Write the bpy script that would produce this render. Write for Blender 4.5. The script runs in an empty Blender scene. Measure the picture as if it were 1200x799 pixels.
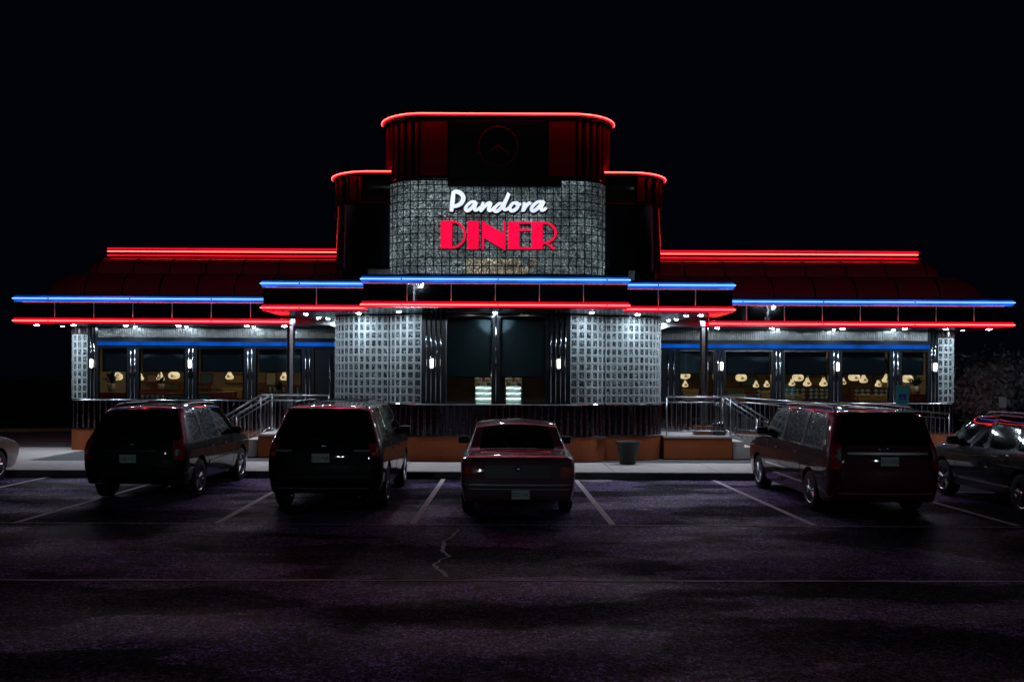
import bpy, bmesh, math, random
from mathutils import Vector, Matrix
from mathutils.bvhtree import BVHTree
random.seed(7)
SC = bpy.context.scene
C = SC.collection
R = math.radians
# ---------------------------------------------------------------- camera
F = 1050.0; CZ = 2.25
cam_d = bpy.data.cameras.new('camera'); cam = bpy.data.objects.new('camera', cam_d); C.objects.link(cam)
cam.location = (0, 0, CZ); cam.rotation_euler = (R(90), R(-0.26), 0)
cam_d.sensor_width = 36; cam_d.lens = F/1200*36; cam_d.shift_x = 15/1200; cam_d.shift_y = 43.5/1200
cam_d.clip_start = 0.1; cam_d.clip_end = 800
SC.camera = cam
# ---------------------------------------------------------------- world (night sky)
w = bpy.data.worlds.new('World'); SC.world = w; w.use_nodes = True
bg = w.node_tree.nodes['Background']
SKYC = (0.0003, 0.0008, 0.0021)
bg.inputs[0].default_value = (*SKYC, 1); bg.inputs[1].default_value = 1.0
SC.view_settings.view_transform = 'Standard'; SC.view_settings.look = 'None'
SC.view_settings.exposure = 0.0; SC.view_settings.gamma = 1.0
SC.render.engine = 'CYCLES'
cy = SC.cycles
cy.use_denoising = True; cy.max_bounces = 6; cy.diffuse_bounces = 2; cy.glossy_bounces = 4
cy.transmission_bounces = 4; cy.transparent_max_bounces = 12; cy.sample_clamp_indirect = 3.0
cy.caustics_reflective = False; cy.caustics_refractive = False
# light levels of the lamps the place has
L_DOWN = 540.0; L_RED = 6.0; L_BLUE = 12.0; L_PEND = 1.2; L_LOT = 750.0

def X(px, D): return (px-585)*D/F                      # photo column -> metres at depth D
def Z(px, py, D): return CZ-((py-(px-600)*0.0045)-443)*D/F

# ---------------------------------------------------------------- materials
def nd(nt, t, **kw):
    n = nt.nodes.new(t)
    for k, v in kw.items(): setattr(n, k, v)
    return n
def mat(name, col, rough=0.5, metal=0.0, var=0.12, vscale=6.0, bump=0.0, bscale=40.0, coat=0.0, emis=None, estr=0.0, spec=0.5, rvar=0.0):
    m = bpy.data.materials.new(name); m.use_nodes = True; nt = m.node_tree
    b = nt.nodes['Principled BSDF']
    b.inputs['Roughness'].default_value = rough; b.inputs['Metallic'].default_value = metal
    b.inputs['Specular IOR Level'].default_value = spec
    b.inputs['Coat Weight'].default_value = coat; b.inputs['Coat Roughness'].default_value = 0.03
    tc = nd(nt, 'ShaderNodeTexCoord')
    nz = nd(nt, 'ShaderNodeTexNoise'); nz.inputs['Scale'].default_value = vscale; nz.inputs['Detail'].default_value = 4
    nt.links.new(tc.outputs['Object'], nz.inputs['Vector'])
    mx = nd(nt, 'ShaderNodeMix', data_type='RGBA')
    mx.inputs['A'].default_value = (*[c*(1-var) for c in col], 1); mx.inputs['B'].default_value = (*[min(1, c*(1+var)) for c in col], 1)
    nt.links.new(nz.outputs['Fac'], mx.inputs['Factor']); nt.links.new(mx.outputs['Result'], b.inputs['Base Color'])
    if rvar:
        mr = nd(nt, 'ShaderNodeMapRange'); mr.inputs['To Min'].default_value = max(0, rough-rvar); mr.inputs['To Max'].default_value = rough+rvar
        nt.links.new(nz.outputs['Fac'], mr.inputs['Value']); nt.links.new(mr.outputs['Result'], b.inputs['Roughness'])
    if bump:
        n2 = nd(nt, 'ShaderNodeTexNoise'); n2.inputs['Scale'].default_value = bscale; n2.inputs['Detail'].default_value = 3
        nt.links.new(tc.outputs['Object'], n2.inputs['Vector'])
        bp = nd(nt, 'ShaderNodeBump'); bp.inputs['Strength'].default_value = bump; bp.inputs['Distance'].default_value = 0.02
        nt.links.new(n2.outputs['Fac'], bp.inputs['Height']); nt.links.new(bp.outputs['Normal'], b.inputs['Normal'])
    if emis:
        b.inputs['Emission Color'].default_value = (*emis, 1); b.inputs['Emission Strength'].default_value = estr
    return m
def emit(name, col, s, var=0.0, vscale=3.0):
    m = bpy.data.materials.new(name); m.use_nodes = True; nt = m.node_tree; nt.nodes.clear()
    e = nd(nt, 'ShaderNodeEmission'); o = nd(nt, 'ShaderNodeOutputMaterial')
    e.inputs[0].default_value = (*col, 1); e.inputs[1].default_value = s
    if var:
        tc = nd(nt, 'ShaderNodeTexCoord'); nz = nd(nt, 'ShaderNodeTexNoise'); nz.inputs['Scale'].default_value = vscale
        mr = nd(nt, 'ShaderNodeMapRange'); mr.inputs['From Min'].default_value = 0.3; mr.inputs['From Max'].default_value = 0.7
        mr.inputs['To Min'].default_value = s*(1-var); mr.inputs['To Max'].default_value = s*(1+var)
        nt.links.new(tc.outputs['Object'], nz.inputs['Vector']); nt.links.new(nz.outputs['Fac'], mr.inputs['Value']); nt.links.new(mr.outputs['Result'], e.inputs[1])
    nt.links.new(e.outputs[0], o.inputs[0]); return m
def glass(name, tint=(0.8, 0.85, 0.85), refl=0.08, rough=0.0, bump=0.0, bscale=30):
    m = bpy.data.materials.new(name); m.use_nodes = True; nt = m.node_tree; nt.nodes.clear()
    t = nd(nt, 'ShaderNodeBsdfTransparent'); t.inputs[0].default_value = (*tint, 1)
    g = nd(nt, 'ShaderNodeBsdfGlossy'); g.inputs['Roughness'].default_value = rough; g.inputs[0].default_value = (0.9, 0.95, 1, 1)
    fr = nd(nt, 'ShaderNodeLayerWeight'); fr.inputs[0].default_value = 0.3
    mr = nd(nt, 'ShaderNodeMapRange'); mr.inputs['To Min'].default_value = refl; mr.inputs['To Max'].default_value = 0.9
    mx = nd(nt, 'ShaderNodeMixShader'); o = nd(nt, 'ShaderNodeOutputMaterial')
    nt.links.new(fr.outputs['Fresnel'], mr.inputs['Value']); nt.links.new(mr.outputs[0], mx.inputs[0])
    if bump:
        tc = nd(nt, 'ShaderNodeTexCoord'); nz = nd(nt, 'ShaderNodeTexNoise'); nz.inputs['Scale'].default_value = bscale
        bp = nd(nt, 'ShaderNodeBump'); bp.inputs['Strength'].default_value = bump; bp.inputs['Distance'].default_value = 0.01
        nt.links.new(tc.outputs['Object'], nz.inputs['Vector']); nt.links.new(nz.outputs['Fac'], bp.inputs['Height']); nt.links.new(bp.outputs['Normal'], g.inputs['Normal'])
    nt.links.new(t.outputs[0], mx.inputs[1]); nt.links.new(g.outputs[0], mx.inputs[2]); nt.links.new(mx.outputs[0], o.inputs[0])
    return m

def asphalt_mat():
    m = bpy.data.materials.new('asphalt'); m.use_nodes = True; nt = m.node_tree; b = nt.nodes['Principled BSDF']
    tc = nd(nt, 'ShaderNodeTexCoord'); L = nt.links.new
    def noise(sc, det=4, vec=None, rough=0.5):
        n = nd(nt, 'ShaderNodeTexNoise'); n.inputs['Scale'].default_value = sc; n.inputs['Detail'].default_value = det; n.inputs['Roughness'].default_value = rough
        L(vec or tc.outputs['Object'], n.inputs['Vector']); return n.outputs['Fac']
    def ramp(f, a, bb, lo=0.0, hi=1.0):
        r = nd(nt, 'ShaderNodeMapRange'); r.interpolation_type = 'SMOOTHSTEP'
        r.inputs['From Min'].default_value = a; r.inputs['From Max'].default_value = bb; r.inputs['To Min'].default_value = lo; r.inputs['To Max'].default_value = hi
        L(f, r.inputs['Value']); return r.outputs['Result']
    def mul(a, c):
        n = nd(nt, 'ShaderNodeMath', operation='MULTIPLY'); L(a, n.inputs[0])
        if isinstance(c, float): n.inputs[1].default_value = c
        else: L(c, n.inputs[1])
        return n.outputs[0]
    mp = nd(nt, 'ShaderNodeMapping'); mp.inputs['Scale'].default_value = (0.22, 0.5, 1); L(tc.outputs['Object'], mp.inputs['Vector'])
    stain = ramp(noise(1.0, 5, mp.outputs[0], 0.55), 0.47, 0.51, 0.16, 1.0)          # large dark worn patches
    mid = ramp(noise(1.7, 6), 0.38, 0.62, 0.55, 1.45)
    def cells(sc, lo, hi, p):                                                           # every stone its own shade
        vo = nd(nt, 'ShaderNodeTexVoronoi'); vo.inputs['Scale'].default_value = sc; L(tc.outputs['Object'], vo.inputs['Vector'])
        s = nd(nt, 'ShaderNodeSeparateColor'); L(vo.outputs['Color'], s.inputs[0])
        q = nd(nt, 'ShaderNodeMath', operation='POWER'); L(s.outputs[0], q.inputs[0]); q.inputs[1].default_value = p
        r = nd(nt, 'ShaderNodeMapRange'); r.inputs['To Min'].default_value = lo; r.inputs['To Max'].default_value = hi; L(q.outputs[0], r.inputs['Value']); return r.outputs['Result']
    speck = mul(cells(58, 0.22, 4.6, 3.0), cells(24, 0.5, 2.2, 2.0))
    grit = ramp(noise(20, 3), 0.35, 0.7, 0.75, 1.25)
    v = mul(mul(mul(stain, mid), speck), grit)
    col = nd(nt, 'ShaderNodeMix', data_type='RGBA', blend_type='MULTIPLY'); col.inputs['Factor'].default_value = 1
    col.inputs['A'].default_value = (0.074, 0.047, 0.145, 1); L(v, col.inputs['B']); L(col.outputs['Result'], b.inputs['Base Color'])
    L(ramp(noise(1.1, 4, mp.outputs[0]), 0.4, 0.6, 0.50, 0.80), b.inputs['Roughness'])
    L(mul(mul(stain, speck), 0.42), b.inputs['Specular IOR Level']); b.inputs['Specular Tint'].default_value = (0.72, 0.40, 1.0, 1)  # violet base and sheen tint carry the neon's purple light
    bp = nd(nt, 'ShaderNodeBump'); bp.inputs['Strength'].default_value = 0.75; bp.inputs['Distance'].default_value = 0.012
    L(noise(60, 3, None, 0.7), bp.inputs['Height']); L(bp.outputs['Normal'], b.inputs['Normal'])
    return m
def worn_paint(name, col, keep=0.45):
    m = bpy.data.materials.new(name); m.use_nodes = True; nt = m.node_tree; b = nt.nodes['Principled BSDF']; L = nt.links.new
    tc = nd(nt, 'ShaderNodeTexCoord'); n = nd(nt, 'ShaderNodeTexNoise'); n.inputs['Scale'].default_value = 14; n.inputs['Detail'].default_value = 6; n.inputs['Roughness'].default_value = 0.75
    L(tc.outputs['Object'], n.inputs['Vector'])
    r = nd(nt, 'ShaderNodeMapRange'); r.inputs['From Min'].default_value = keep-0.06; r.inputs['From Max'].default_value = keep+0.08; L(n.outputs['Fac'], r.inputs['Value'])
    x = nd(nt, 'ShaderNodeMix', data_type='RGBA'); x.inputs['A'].default_value = (0.04, 0.04, 0.045, 1); x.inputs['B'].default_value = (*col, 1)
    L(r.outputs[0], x.inputs['Factor']); L(x.outputs['Result'], b.inputs['Base Color']); b.inputs['Roughness'].default_value = 0.7
    return m
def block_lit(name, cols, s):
    # cast glass block: inside light and rippled glints put into the emission colour
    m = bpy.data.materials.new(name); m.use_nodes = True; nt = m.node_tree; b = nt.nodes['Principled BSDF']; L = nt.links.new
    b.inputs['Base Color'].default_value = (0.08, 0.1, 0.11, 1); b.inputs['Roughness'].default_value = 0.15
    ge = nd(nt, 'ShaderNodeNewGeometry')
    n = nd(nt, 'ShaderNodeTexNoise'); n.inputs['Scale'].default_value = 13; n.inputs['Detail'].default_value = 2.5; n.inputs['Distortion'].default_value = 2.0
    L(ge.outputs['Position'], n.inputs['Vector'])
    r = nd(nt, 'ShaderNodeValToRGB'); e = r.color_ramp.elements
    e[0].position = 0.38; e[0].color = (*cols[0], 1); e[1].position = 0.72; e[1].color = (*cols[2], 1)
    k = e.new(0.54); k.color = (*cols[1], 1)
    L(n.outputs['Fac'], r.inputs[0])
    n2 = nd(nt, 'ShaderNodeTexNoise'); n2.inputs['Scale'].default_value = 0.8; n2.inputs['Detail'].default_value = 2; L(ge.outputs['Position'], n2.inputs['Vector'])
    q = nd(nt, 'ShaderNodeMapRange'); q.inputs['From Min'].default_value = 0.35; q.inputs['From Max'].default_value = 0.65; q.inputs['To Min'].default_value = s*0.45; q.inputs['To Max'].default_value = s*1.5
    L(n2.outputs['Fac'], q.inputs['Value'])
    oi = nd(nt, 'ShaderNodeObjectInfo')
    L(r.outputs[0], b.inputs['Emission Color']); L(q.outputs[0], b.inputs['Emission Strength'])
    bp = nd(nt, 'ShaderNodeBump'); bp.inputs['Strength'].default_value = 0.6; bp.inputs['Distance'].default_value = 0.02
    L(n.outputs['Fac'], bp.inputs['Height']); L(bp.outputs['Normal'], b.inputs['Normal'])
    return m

def block_face():      # clear pressed glass: dark, rippled glints painted into the colour, each block different
    m = bpy.data.materials.new('glass_block_face'); m.use_nodes = True; nt = m.node_tree; b = nt.nodes['Principled BSDF']; L = nt.links.new
    ge = nd(nt, 'ShaderNodeNewGeometry'); n = nd(nt, 'ShaderNodeTexNoise'); n.inputs['Scale'].default_value = 16; n.inputs['Detail'].default_value = 2; n.inputs['Distortion'].default_value = 2.2
    L(ge.outputs['Position'], n.inputs['Vector']); r = nd(nt, 'ShaderNodeValToRGB'); e = r.color_ramp.elements
    e[0].position = 0.47; e[0].color = (0.008, 0.013, 0.016, 1); e[1].position = 0.68; e[1].color = (0.38, 0.44, 0.45, 1); k = e.new(0.56); k.color = (0.06, 0.085, 0.09, 1)
    L(n.outputs['Fac'], r.inputs[0]); L(r.outputs[0], b.inputs['Base Color']); b.inputs['Roughness'].default_value = 0.12
    bp = nd(nt, 'ShaderNodeBump'); bp.inputs['Strength'].default_value = 0.8; bp.inputs['Distance'].default_value = 0.02
    L(n.outputs['Fac'], bp.inputs['Height']); L(bp.outputs['Normal'], b.inputs['Normal']); return m
def beaded():          # tinted glass with rain beads, their sparkle painted pale into the colour
    m = bpy.data.materials.new('rain_beaded_car_glass'); m.use_nodes = True; nt = m.node_tree; b = nt.nodes['Principled BSDF']; L = nt.links.new
    tc = nd(nt, 'ShaderNodeTexCoord'); n = nd(nt, 'ShaderNodeTexNoise'); n.inputs['Scale'].default_value = 30; n.inputs['Detail'].default_value = 3; n.inputs['Distortion'].default_value = 1.0
    L(tc.outputs['Object'], n.inputs['Vector']); r = nd(nt, 'ShaderNodeValToRGB'); e = r.color_ramp.elements
    e[0].position = 0.54; e[0].color = (0.004, 0.005, 0.006, 1); e[1].position = 0.66; e[1].color = (0.24, 0.28, 0.30, 1)
    L(n.outputs['Fac'], r.inputs[0]); L(r.outputs[0], b.inputs['Base Color']); b.inputs['Roughness'].default_value = 0.12; b.inputs['Specular IOR Level'].default_value = 0.3
    bp = nd(nt, 'ShaderNodeBump'); bp.inputs['Strength'].default_value = 0.7; bp.inputs['Distance'].default_value = 0.01
    L(n.outputs['Fac'], bp.inputs['Height']); L(bp.outputs['Normal'], b.inputs['Normal']); return m
M = {}
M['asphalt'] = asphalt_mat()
M['concrete'] = mat('concrete', (0.56, 0.51, 0.49), 0.8, var=0.3, vscale=2.5, bump=0.3, bscale=60)
M['kerb'] = mat('kerb_concrete', (0.10, 0.10, 0.105), 0.85, var=0.3, vscale=3, bump=0.3)
M['line'] = worn_paint('line_paint', (0.80, 0.74, 0.80), 0.33)
M['faint'] = worn_paint('faint_line', (0.5, 0.46, 0.5), 0.47)
M['seal'] = worn_paint('crack_fill', (0.7, 0.68, 0.66), 0.34)
M['grass'] = mat('grass', (0.03, 0.05, 0.02), 0.9, var=0.5, vscale=12, bump=0.8)
M['yellow'] = mat('yellow_kerb', (0.28, 0.22, 0.08), 0.8, var=0.3)
M['crackw'] = mat('chalky_crack_filler', (0.85, 0.82, 0.80), 0.8, var=0.4, vscale=20)
M['orange'] = mat('orange_render', (0.36, 0.085, 0.02), 0.75, var=0.22, vscale=1.8, bump=0.25, bscale=50)
M['steel'] = mat('polished_steel', (0.42, 0.43, 0.45), 0.15, 1.0, var=0.1, bump=0.05, bscale=8, rvar=0.04)
M['steel_dark'] = mat('dark_mirror_steel', (0.16, 0.17, 0.19), 0.09, 1.0, var=0.1, bump=0.10, bscale=5)
M['fascia'] = mat('fascia_mirror', (0.30, 0.32, 0.34), 0.015, 1.0, var=0.05, bump=0.03, bscale=3)
M['flute'] = mat('fluted_steel', (0.42, 0.27, 0.31), 0.12, 1.0, var=0.3, vscale=4, bump=0.25, bscale=14, rvar=0.05)  # reddish tint puts red reflections into the steel's colour
M['brushed'] = mat('brushed_steel', (0.20, 0.20, 0.195), 0.34, 1.0, var=0.3, vscale=7, bump=0.1)
M['black'] = mat('black_steel', (0.018, 0.020, 0.024), 0.16, 0.3, var=0.2, bump=0.04, bscale=6)
M['black_matte'] = mat('black_render', (0.006, 0.007, 0.009), 0.5, 0.0, var=0.2)
M['joint'] = mat('bright_joint_strip', (0.75, 0.76, 0.78), 0.35, 0.3)
M['rib'] = mat('black_rib', (0.22, 0.23, 0.25), 0.14, 1.0, var=0.2)
M['soffit'] = mat('soffit_mirror', (0.10, 0.13, 0.15), 0.24, 1.0, var=0.2, bump=0.12, bscale=7)
M['roofred'] = mat('neon_tinted_roof', (0.50, 0.02, 0.04), 0.5, 0.0, var=0.3, vscale=1.2, bump=0.05)  # steel roof's red neon reflection put into its colour
M['redpanel'] = mat('red_panel', (0.27, 0.004, 0.008), 0.6, 0.0, var=0.2, vscale=2, spec=0.05)
M['red_core'] = emit('red_neon_core', (1.0, 0.055, 0.038), L_RED*1.8)
M['red_band'] = emit('red_neon_band', (1.0, 0.0004, 0.012), L_RED*0.6, 0.25, 2)
M['red_dim'] = emit('red_neon_dim', (1.0, 0.001, 0.01), L_RED*0.10, 0.3, 2)
M['blue_core'] = emit('blue_neon_core', (0.04, 0.095, 0.20), L_BLUE)
M['blue_band'] = emit('blue_neon_band', (0.0012, 0.0125, 0.078), L_BLUE, 0.3, 2)
M['blue_dim'] = emit('blue_neon_dim', (0.0002, 0.006, 0.036), L_BLUE, 0.35, 2)
M['bulb'] = emit('bulb', (0.70, 0.86, 1.0), L_DOWN)
M['sconce'] = emit('sconce_glow', (1.0, 0.97, 0.93), 7.0)
M['pend'] = emit('pendant_glow', (1.0, 0.72, 0.40), L_PEND, 0.3, 9)
M['pend2'] = emit('pendant_dim_centre', (1.0, 0.55, 0.22), L_PEND*0.30)
M['lot'] = emit('lot_lamp', (0.78, 0.90, 1.0), L_LOT)
M['blk_edge'] = mat('glass_block_rim', (0.46, 0.475, 0.48), 0.25, 0.0, var=0.35, vscale=9, bump=0.4, bscale=30)
M['blk_face'] = block_face()
M['blk_edge2'] = mat('glass_block_rim_dark', (0.06, 0.075, 0.085), 0.25, 0.0, var=0.35, vscale=9)
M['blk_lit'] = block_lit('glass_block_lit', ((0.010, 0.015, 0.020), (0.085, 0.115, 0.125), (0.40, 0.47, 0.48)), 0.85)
M['blk_warm'] = block_lit('glass_block_warm', ((0.03, 0.03, 0.025), (0.13, 0.12, 0.09), (0.85, 0.78, 0.58)), 0.9)  # warm patch of inside lamp glow put into these blocks' emission
M['grout_l'] = mat('pale_grout', (0.36, 0.36, 0.36), 0.7, var=0.2)
M['grout_d'] = mat('dark_grout', (0.008, 0.01, 0.012), 0.8, var=0.2)  # near black: backlit shade of the tower joints put into the colour
M['pane'] = glass('window_glass', (0.82, 0.86, 0.86), 0.05, 0.0, 0.10, 1.5)
M['shade'] = mat('roller_shade', (0.05, 0.075, 0.10), 0.8, var=0.15, vscale=2)
M['shade_c'] = mat('dark_roller_shade', (0.14, 0.20, 0.22), 0.6, var=0.15, vscale=2)
M['sign_red'] = emit('sign_red', (1.0, 0.004, 0.055), 1.1, 0.2, 2.2)
M['sign_white'] = emit('sign_white', (0.78, 0.86, 1.0), 1.1, 0.12, 3)
M['sign_side'] = mat('sign_return', (0.01, 0.014, 0.03), 0.4)
M['wood'] = mat('mahogany', (0.20, 0.05, 0.025), 0.35, var=0.3, vscale=5)
M['wallwarm'] = mat('warm_wall', (0.30, 0.23, 0.14), 0.8, var=0.35, vscale=1.4)
M['wallmural'] = mat('mural_wall', (0.26, 0.19, 0.10), 0.8, var=0.7, vscale=2.2)
M['ceil'] = mat('dark_ceiling', (0.06, 0.055, 0.05), 0.4, var=0.2)
M['floor'] = mat('tile_floor', (0.12, 0.09, 0.07), 0.4, var=0.2)
M['teal'] = mat('teal_vinyl', (0.02, 0.16, 0.16), 0.35, var=0.2)
M['maroon'] = mat('maroon_vinyl', (0.20, 0.03, 0.02), 0.35, var=0.2)
M['tan'] = mat('tan_vinyl', (0.42, 0.26, 0.10), 0.4, var=0.2)
M['strw'] = mat('pale_stripe_vinyl', (0.42, 0.50, 0.52), 0.4, var=0.1)
M['strd'] = mat('dark_stripe_vinyl', (0.03, 0.06, 0.08), 0.4, var=0.1)
M['cream'] = mat('cream_ceramic', (0.55, 0.48, 0.38), 0.5)
M['leafdark'] = mat('house_plant_leaf', (0.02, 0.045, 0.02), 0.5, var=0.4)
M['white'] = mat('white_enamel', (0.7, 0.74, 0.74), 0.4)
M['rail'] = mat('galvanised_rail', (0.36, 0.37, 0.39), 0.30, 1.0, var=0.25, vscale=8)
M['postm'] = mat('post_steel', (0.40, 0.36, 0.38), 0.24, 1.0, var=0.1)
M['bwood'] = mat('brown_timber', (0.16, 0.05, 0.025), 0.55, var=0.35, vscale=6)
M['pot'] = mat('dark_planter_plastic', (0.008, 0.010, 0.012), 0.55, var=0.2)
M['soil'] = mat('potting_soil', (0.02, 0.016, 0.012), 0.9)
M['bark'] = mat('bark', (0.06, 0.045, 0.035), 0.9, var=0.3, bump=0.5)
M['leaf'] = mat('pale_leaf', (0.58, 0.66, 0.62), 0.5, var=0.5, vscale=1.5)
M['leafn'] = mat('night_leaf', (0.22, 0.27, 0.25), 0.5, var=0.6, vscale=1.5)
M['tealsign'] = mat('teal_sign_sheet', (0.10, 0.62, 0.66), 0.5, emis=None)
M['tealdark'] = mat('dark_teal_print', (0.02, 0.2, 0.22), 0.5)
M['bluesign'] = mat('blue_symbol_square', (0.01, 0.06, 0.6), 0.5)
M['signw'] = mat('sign_white_print', (0.45, 0.6, 0.65), 0.5)
M['post'] = mat('galvanised_post', (0.25, 0.25, 0.26), 0.45, 1.0)
M['skin'] = mat('skin', (0.35, 0.2, 0.14), 0.5)
M['hair'] = mat('dark_hair', (0.012, 0.009, 0.008), 0.6)
M['cloth'] = mat('grey_jacket', (0.06, 0.06, 0.07), 0.8)
# car materials
def paint(name, col, rough=0.5, metal=0.0): return mat(name, col, rough, metal, var=0.06, coat=1.0, spec=0.15)
M['p_black'] = paint('black_car_paint', (0.004, 0.005, 0.006))
M['p_green'] = paint('dark_green_black_car_paint', (0.004, 0.007, 0.007))
M['p_red'] = paint('dark_red_car_paint', (0.060, 0.004, 0.008))
M['p_mauve'] = paint('mauve_brown_car_paint', (0.10, 0.045, 0.062))
M['p_silver'] = paint('champagne_car_paint', (0.30, 0.24, 0.23), 0.3, 0.5)
M['p_dark'] = paint('charcoal_car_paint', (0.004, 0.004, 0.006))
M['cglass'] = mat('privacy_car_glass', (0.006, 0.007, 0.008), 0.04, 0.0, var=0.2, spec=0.8)
M['dropglass'] = beaded()
M['tglass'] = glass('clear_car_glass', (0.66, 0.72, 0.71), 0.05)
M['trim'] = mat('black_plastic_trim', (0.010, 0.010, 0.011), 0.45)
M['rubber'] = mat('tyre_rubber', (0.010, 0.010, 0.010), 0.75, bump=0.2, bscale=60)
M['alloy'] = mat('alloy_rim', (0.50, 0.50, 0.52), 0.28, 0.9)
M['chrome'] = mat('chrome', (0.6, 0.62, 0.64), 0.10, 1.0, var=0.05)
M['tail'] = mat('red_lamp_lens', (0.35, 0.006, 0.012), 0.12, 0.0, coat=1.0, var=0.3, vscale=30, bump=0.6, bscale=60)
M['clear'] = mat('clear_lamp_lens', (0.35, 0.42, 0.42), 0.10, 0.4, coat=1.0, var=0.4, vscale=30, bump=0.6, bscale=60)
M['plate'] = mat('licence_plate', (0.42, 0.50, 0.44), 0.5, var=0.1)
M['platet'] = mat('plate_lettering', (0.02, 0.03, 0.03), 0.5)
M['seatc'] = mat('car_seat_cloth', (0.03, 0.03, 0.033), 0.8)

# ---------------------------------------------------------------- object helpers
def tag(o, label=None, cat=None, group=None, kind=None):
    if label: o['label'] = label
    if cat: o['category'] = cat
    if group: o['group'] = group
    if kind: o['kind'] = kind
    return o
def thing(name, label, cat, loc=(0, 0, 0), group=None, rz=0):
    o = bpy.data.objects.new(name, None); C.objects.link(o); o.location = loc; o.rotation_euler = (0, 0, rz)
    o.empty_display_size = 0.2
    return tag(o, label, cat, group)
def link(name, me, parent=None, loc=None, rz=None, mw=None):
    o = bpy.data.objects.new(name, me); C.objects.link(o); o.parent = parent
    if loc is not None: o.location = loc
    if rz is not None: o.rotation_euler = (0, 0, rz)
    if mw is not None: o.matrix_local = mw
    return o
class MB:
    def __init__(s): s.v = []; s.f = []; s.m = []; s.mats = []; s.sm = []
    def mi(s, m):
        if m not in s.mats: s.mats.append(m)
        return s.mats.index(m)
    def add(s, vs, fs, m, smooth=False):
        b = len(s.v); s.v += [tuple(v) for v in vs]; i = s.mi(m)
        for f in fs: s.f.append(tuple(b+k for k in f)); s.m.append(i); s.sm.append(smooth)
        return s
    def box(s, x0, x1, y0, y1, z0, z1, m, bev=0.0):
        if bev:
            bm = bmesh.new(); bmesh.ops.create_cube(bm, size=1)
            for v in bm.verts: v.co = Vector(((x0+x1)/2+v.co.x*(x1-x0), (y0+y1)/2+v.co.y*(y1-y0), (z0+z1)/2+v.co.z*(z1-z0)))
            bmesh.ops.bevel(bm, geom=list(bm.edges), offset=bev, segments=2, profile=0.5, affect='EDGES')
            vs = [v.co.copy() for v in bm.verts]
            for i, v in enumerate(bm.verts): v.index = i
            fs = [[v.index for v in f.verts] for f in bm.faces]; bm.free()
            return s.add(vs, fs, m, False)
        vs = [(x, y, z) for z in (z0, z1) for y in (y0, y1) for x in (x0, x1)]
        return s.add(vs, [(0, 2, 3, 1), (4, 5, 7, 6), (0, 1, 5, 4), (1, 3, 7, 5), (3, 2, 6, 7), (2, 0, 4, 6)], m)
    def quad(s, a, b, c, d, m): return s.add([a, b, c, d], [(0, 1, 2, 3)], m)
    def tube(s, pts, r, m, n=8, caps=True, flat=1.0):
        pts = [Vector(p) for p in pts]; rr = r if isinstance(r, (list, tuple)) else [r]*len(pts); vs = []; fs = []
        for i, p in enumerate(pts):
            t = (pts[min(i+1, len(pts)-1)]-pts[max(i-1, 0)]).normalized()
            up = Vector((0, 0, 1)) if abs(t.z) < 0.9 else Vector((0, 1, 0))
            if flat != 1.0: up = Vector((0, 1, 0))
            a = t.cross(up).normalized(); b = a.cross(t).normalized()
            for k in range(n):
                an = 2*math.pi*k/n; vs.append(p+a*rr[i]*math.cos(an)+b*rr[i]*flat*math.sin(an))
        for i in range(len(pts)-1):
            for k in range(n): fs.append((i*n+k, i*n+(k+1) % n, (i+1)*n+(k+1) % n, (i+1)*n+k))
        if caps: fs.append(tuple(range(n))[::-1]); fs.append(tuple((len(pts)-1)*n+k for k in range(n)))
        return s.add(vs, fs, m, True)
    def lathe(s, c, prof, m, n=16, axis='z', smooth=True):
        vs = []; fs = []; c = Vector(c)
        for (r, h) in prof:
            for k in range(n):
                a = 2*math.pi*k/n
                if axis == 'z': vs.append(c+Vector((r*math.cos(a), r*math.sin(a), h)))
                elif axis == 'x': vs.append(c+Vector((h, r*math.cos(a), r*math.sin(a))))
                else: vs.append(c+Vector((r*math.cos(a), h, r*math.sin(a))))
        for i in range(len(prof)-1):
            for k in range(n): fs.append((i*n+k, i*n+(k+1) % n, (i+1)*n+(k+1) % n, (i+1)*n+k))
        return s.add(vs, fs, m, smooth)
    def prism(s, poly, y0, y1, m, mside=None):      # poly in x,z (triangulated by bmesh); y0 is the face towards the camera
        n = len(poly)
        vs = [(x, y0, z) for x, z in poly]+[(x, y1, z) for x, z in poly]
        s.add(vs, [tuple(range(n))], m)
        s.add(vs, [tuple(range(n, 2*n))[::-1]]+[(i, i+n, (i+1) % n+n, (i+1) % n) for i in range(n)], mside or m)
        return s
    def sweep(s, path, prof, m, smooth=False, close=False):
        P = offs(path); k = len(prof); vs = []; fs = []
        for (p, nrm) in P:
            for (d, z) in prof: vs.append((p[0]+nrm[0]*d, p[1]+nrm[1]*d, z))
        for i in range(len(P)-1):
            for j in range(k-1+(1 if close else 0)):
                j2 = (j+1) % k; fs.append((i*k+j, (i+1)*k+j, (i+1)*k+j2, i*k+j2))
        if close: fs.append(tuple(range(k))); fs.append(tuple((len(P)-1)*k+j for j in range(k))[::-1])
        return s.add(vs, fs, m, smooth)
    def mesh(s, name):
        me = bpy.data.meshes.new(name); me.from_pydata(s.v, [], s.f)
        for m in s.mats: me.materials.append(M[m] if isinstance(m, str) else m)
        me.polygons.foreach_set('material_index', s.m); me.polygons.foreach_set('use_smooth', s.sm)
        me.update(); return me
    def build(s, name, parent=None, loc=None, rz=None): return link(name, s.mesh(name), parent, loc, rz)
def fix(o):
    bm = bmesh.new(); bm.from_mesh(o.data); bmesh.ops.remove_doubles(bm, verts=bm.verts, dist=1e-5); bmesh.ops.recalc_face_normals(bm, faces=bm.faces); bm.to_mesh(o.data); bm.free(); return o
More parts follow.
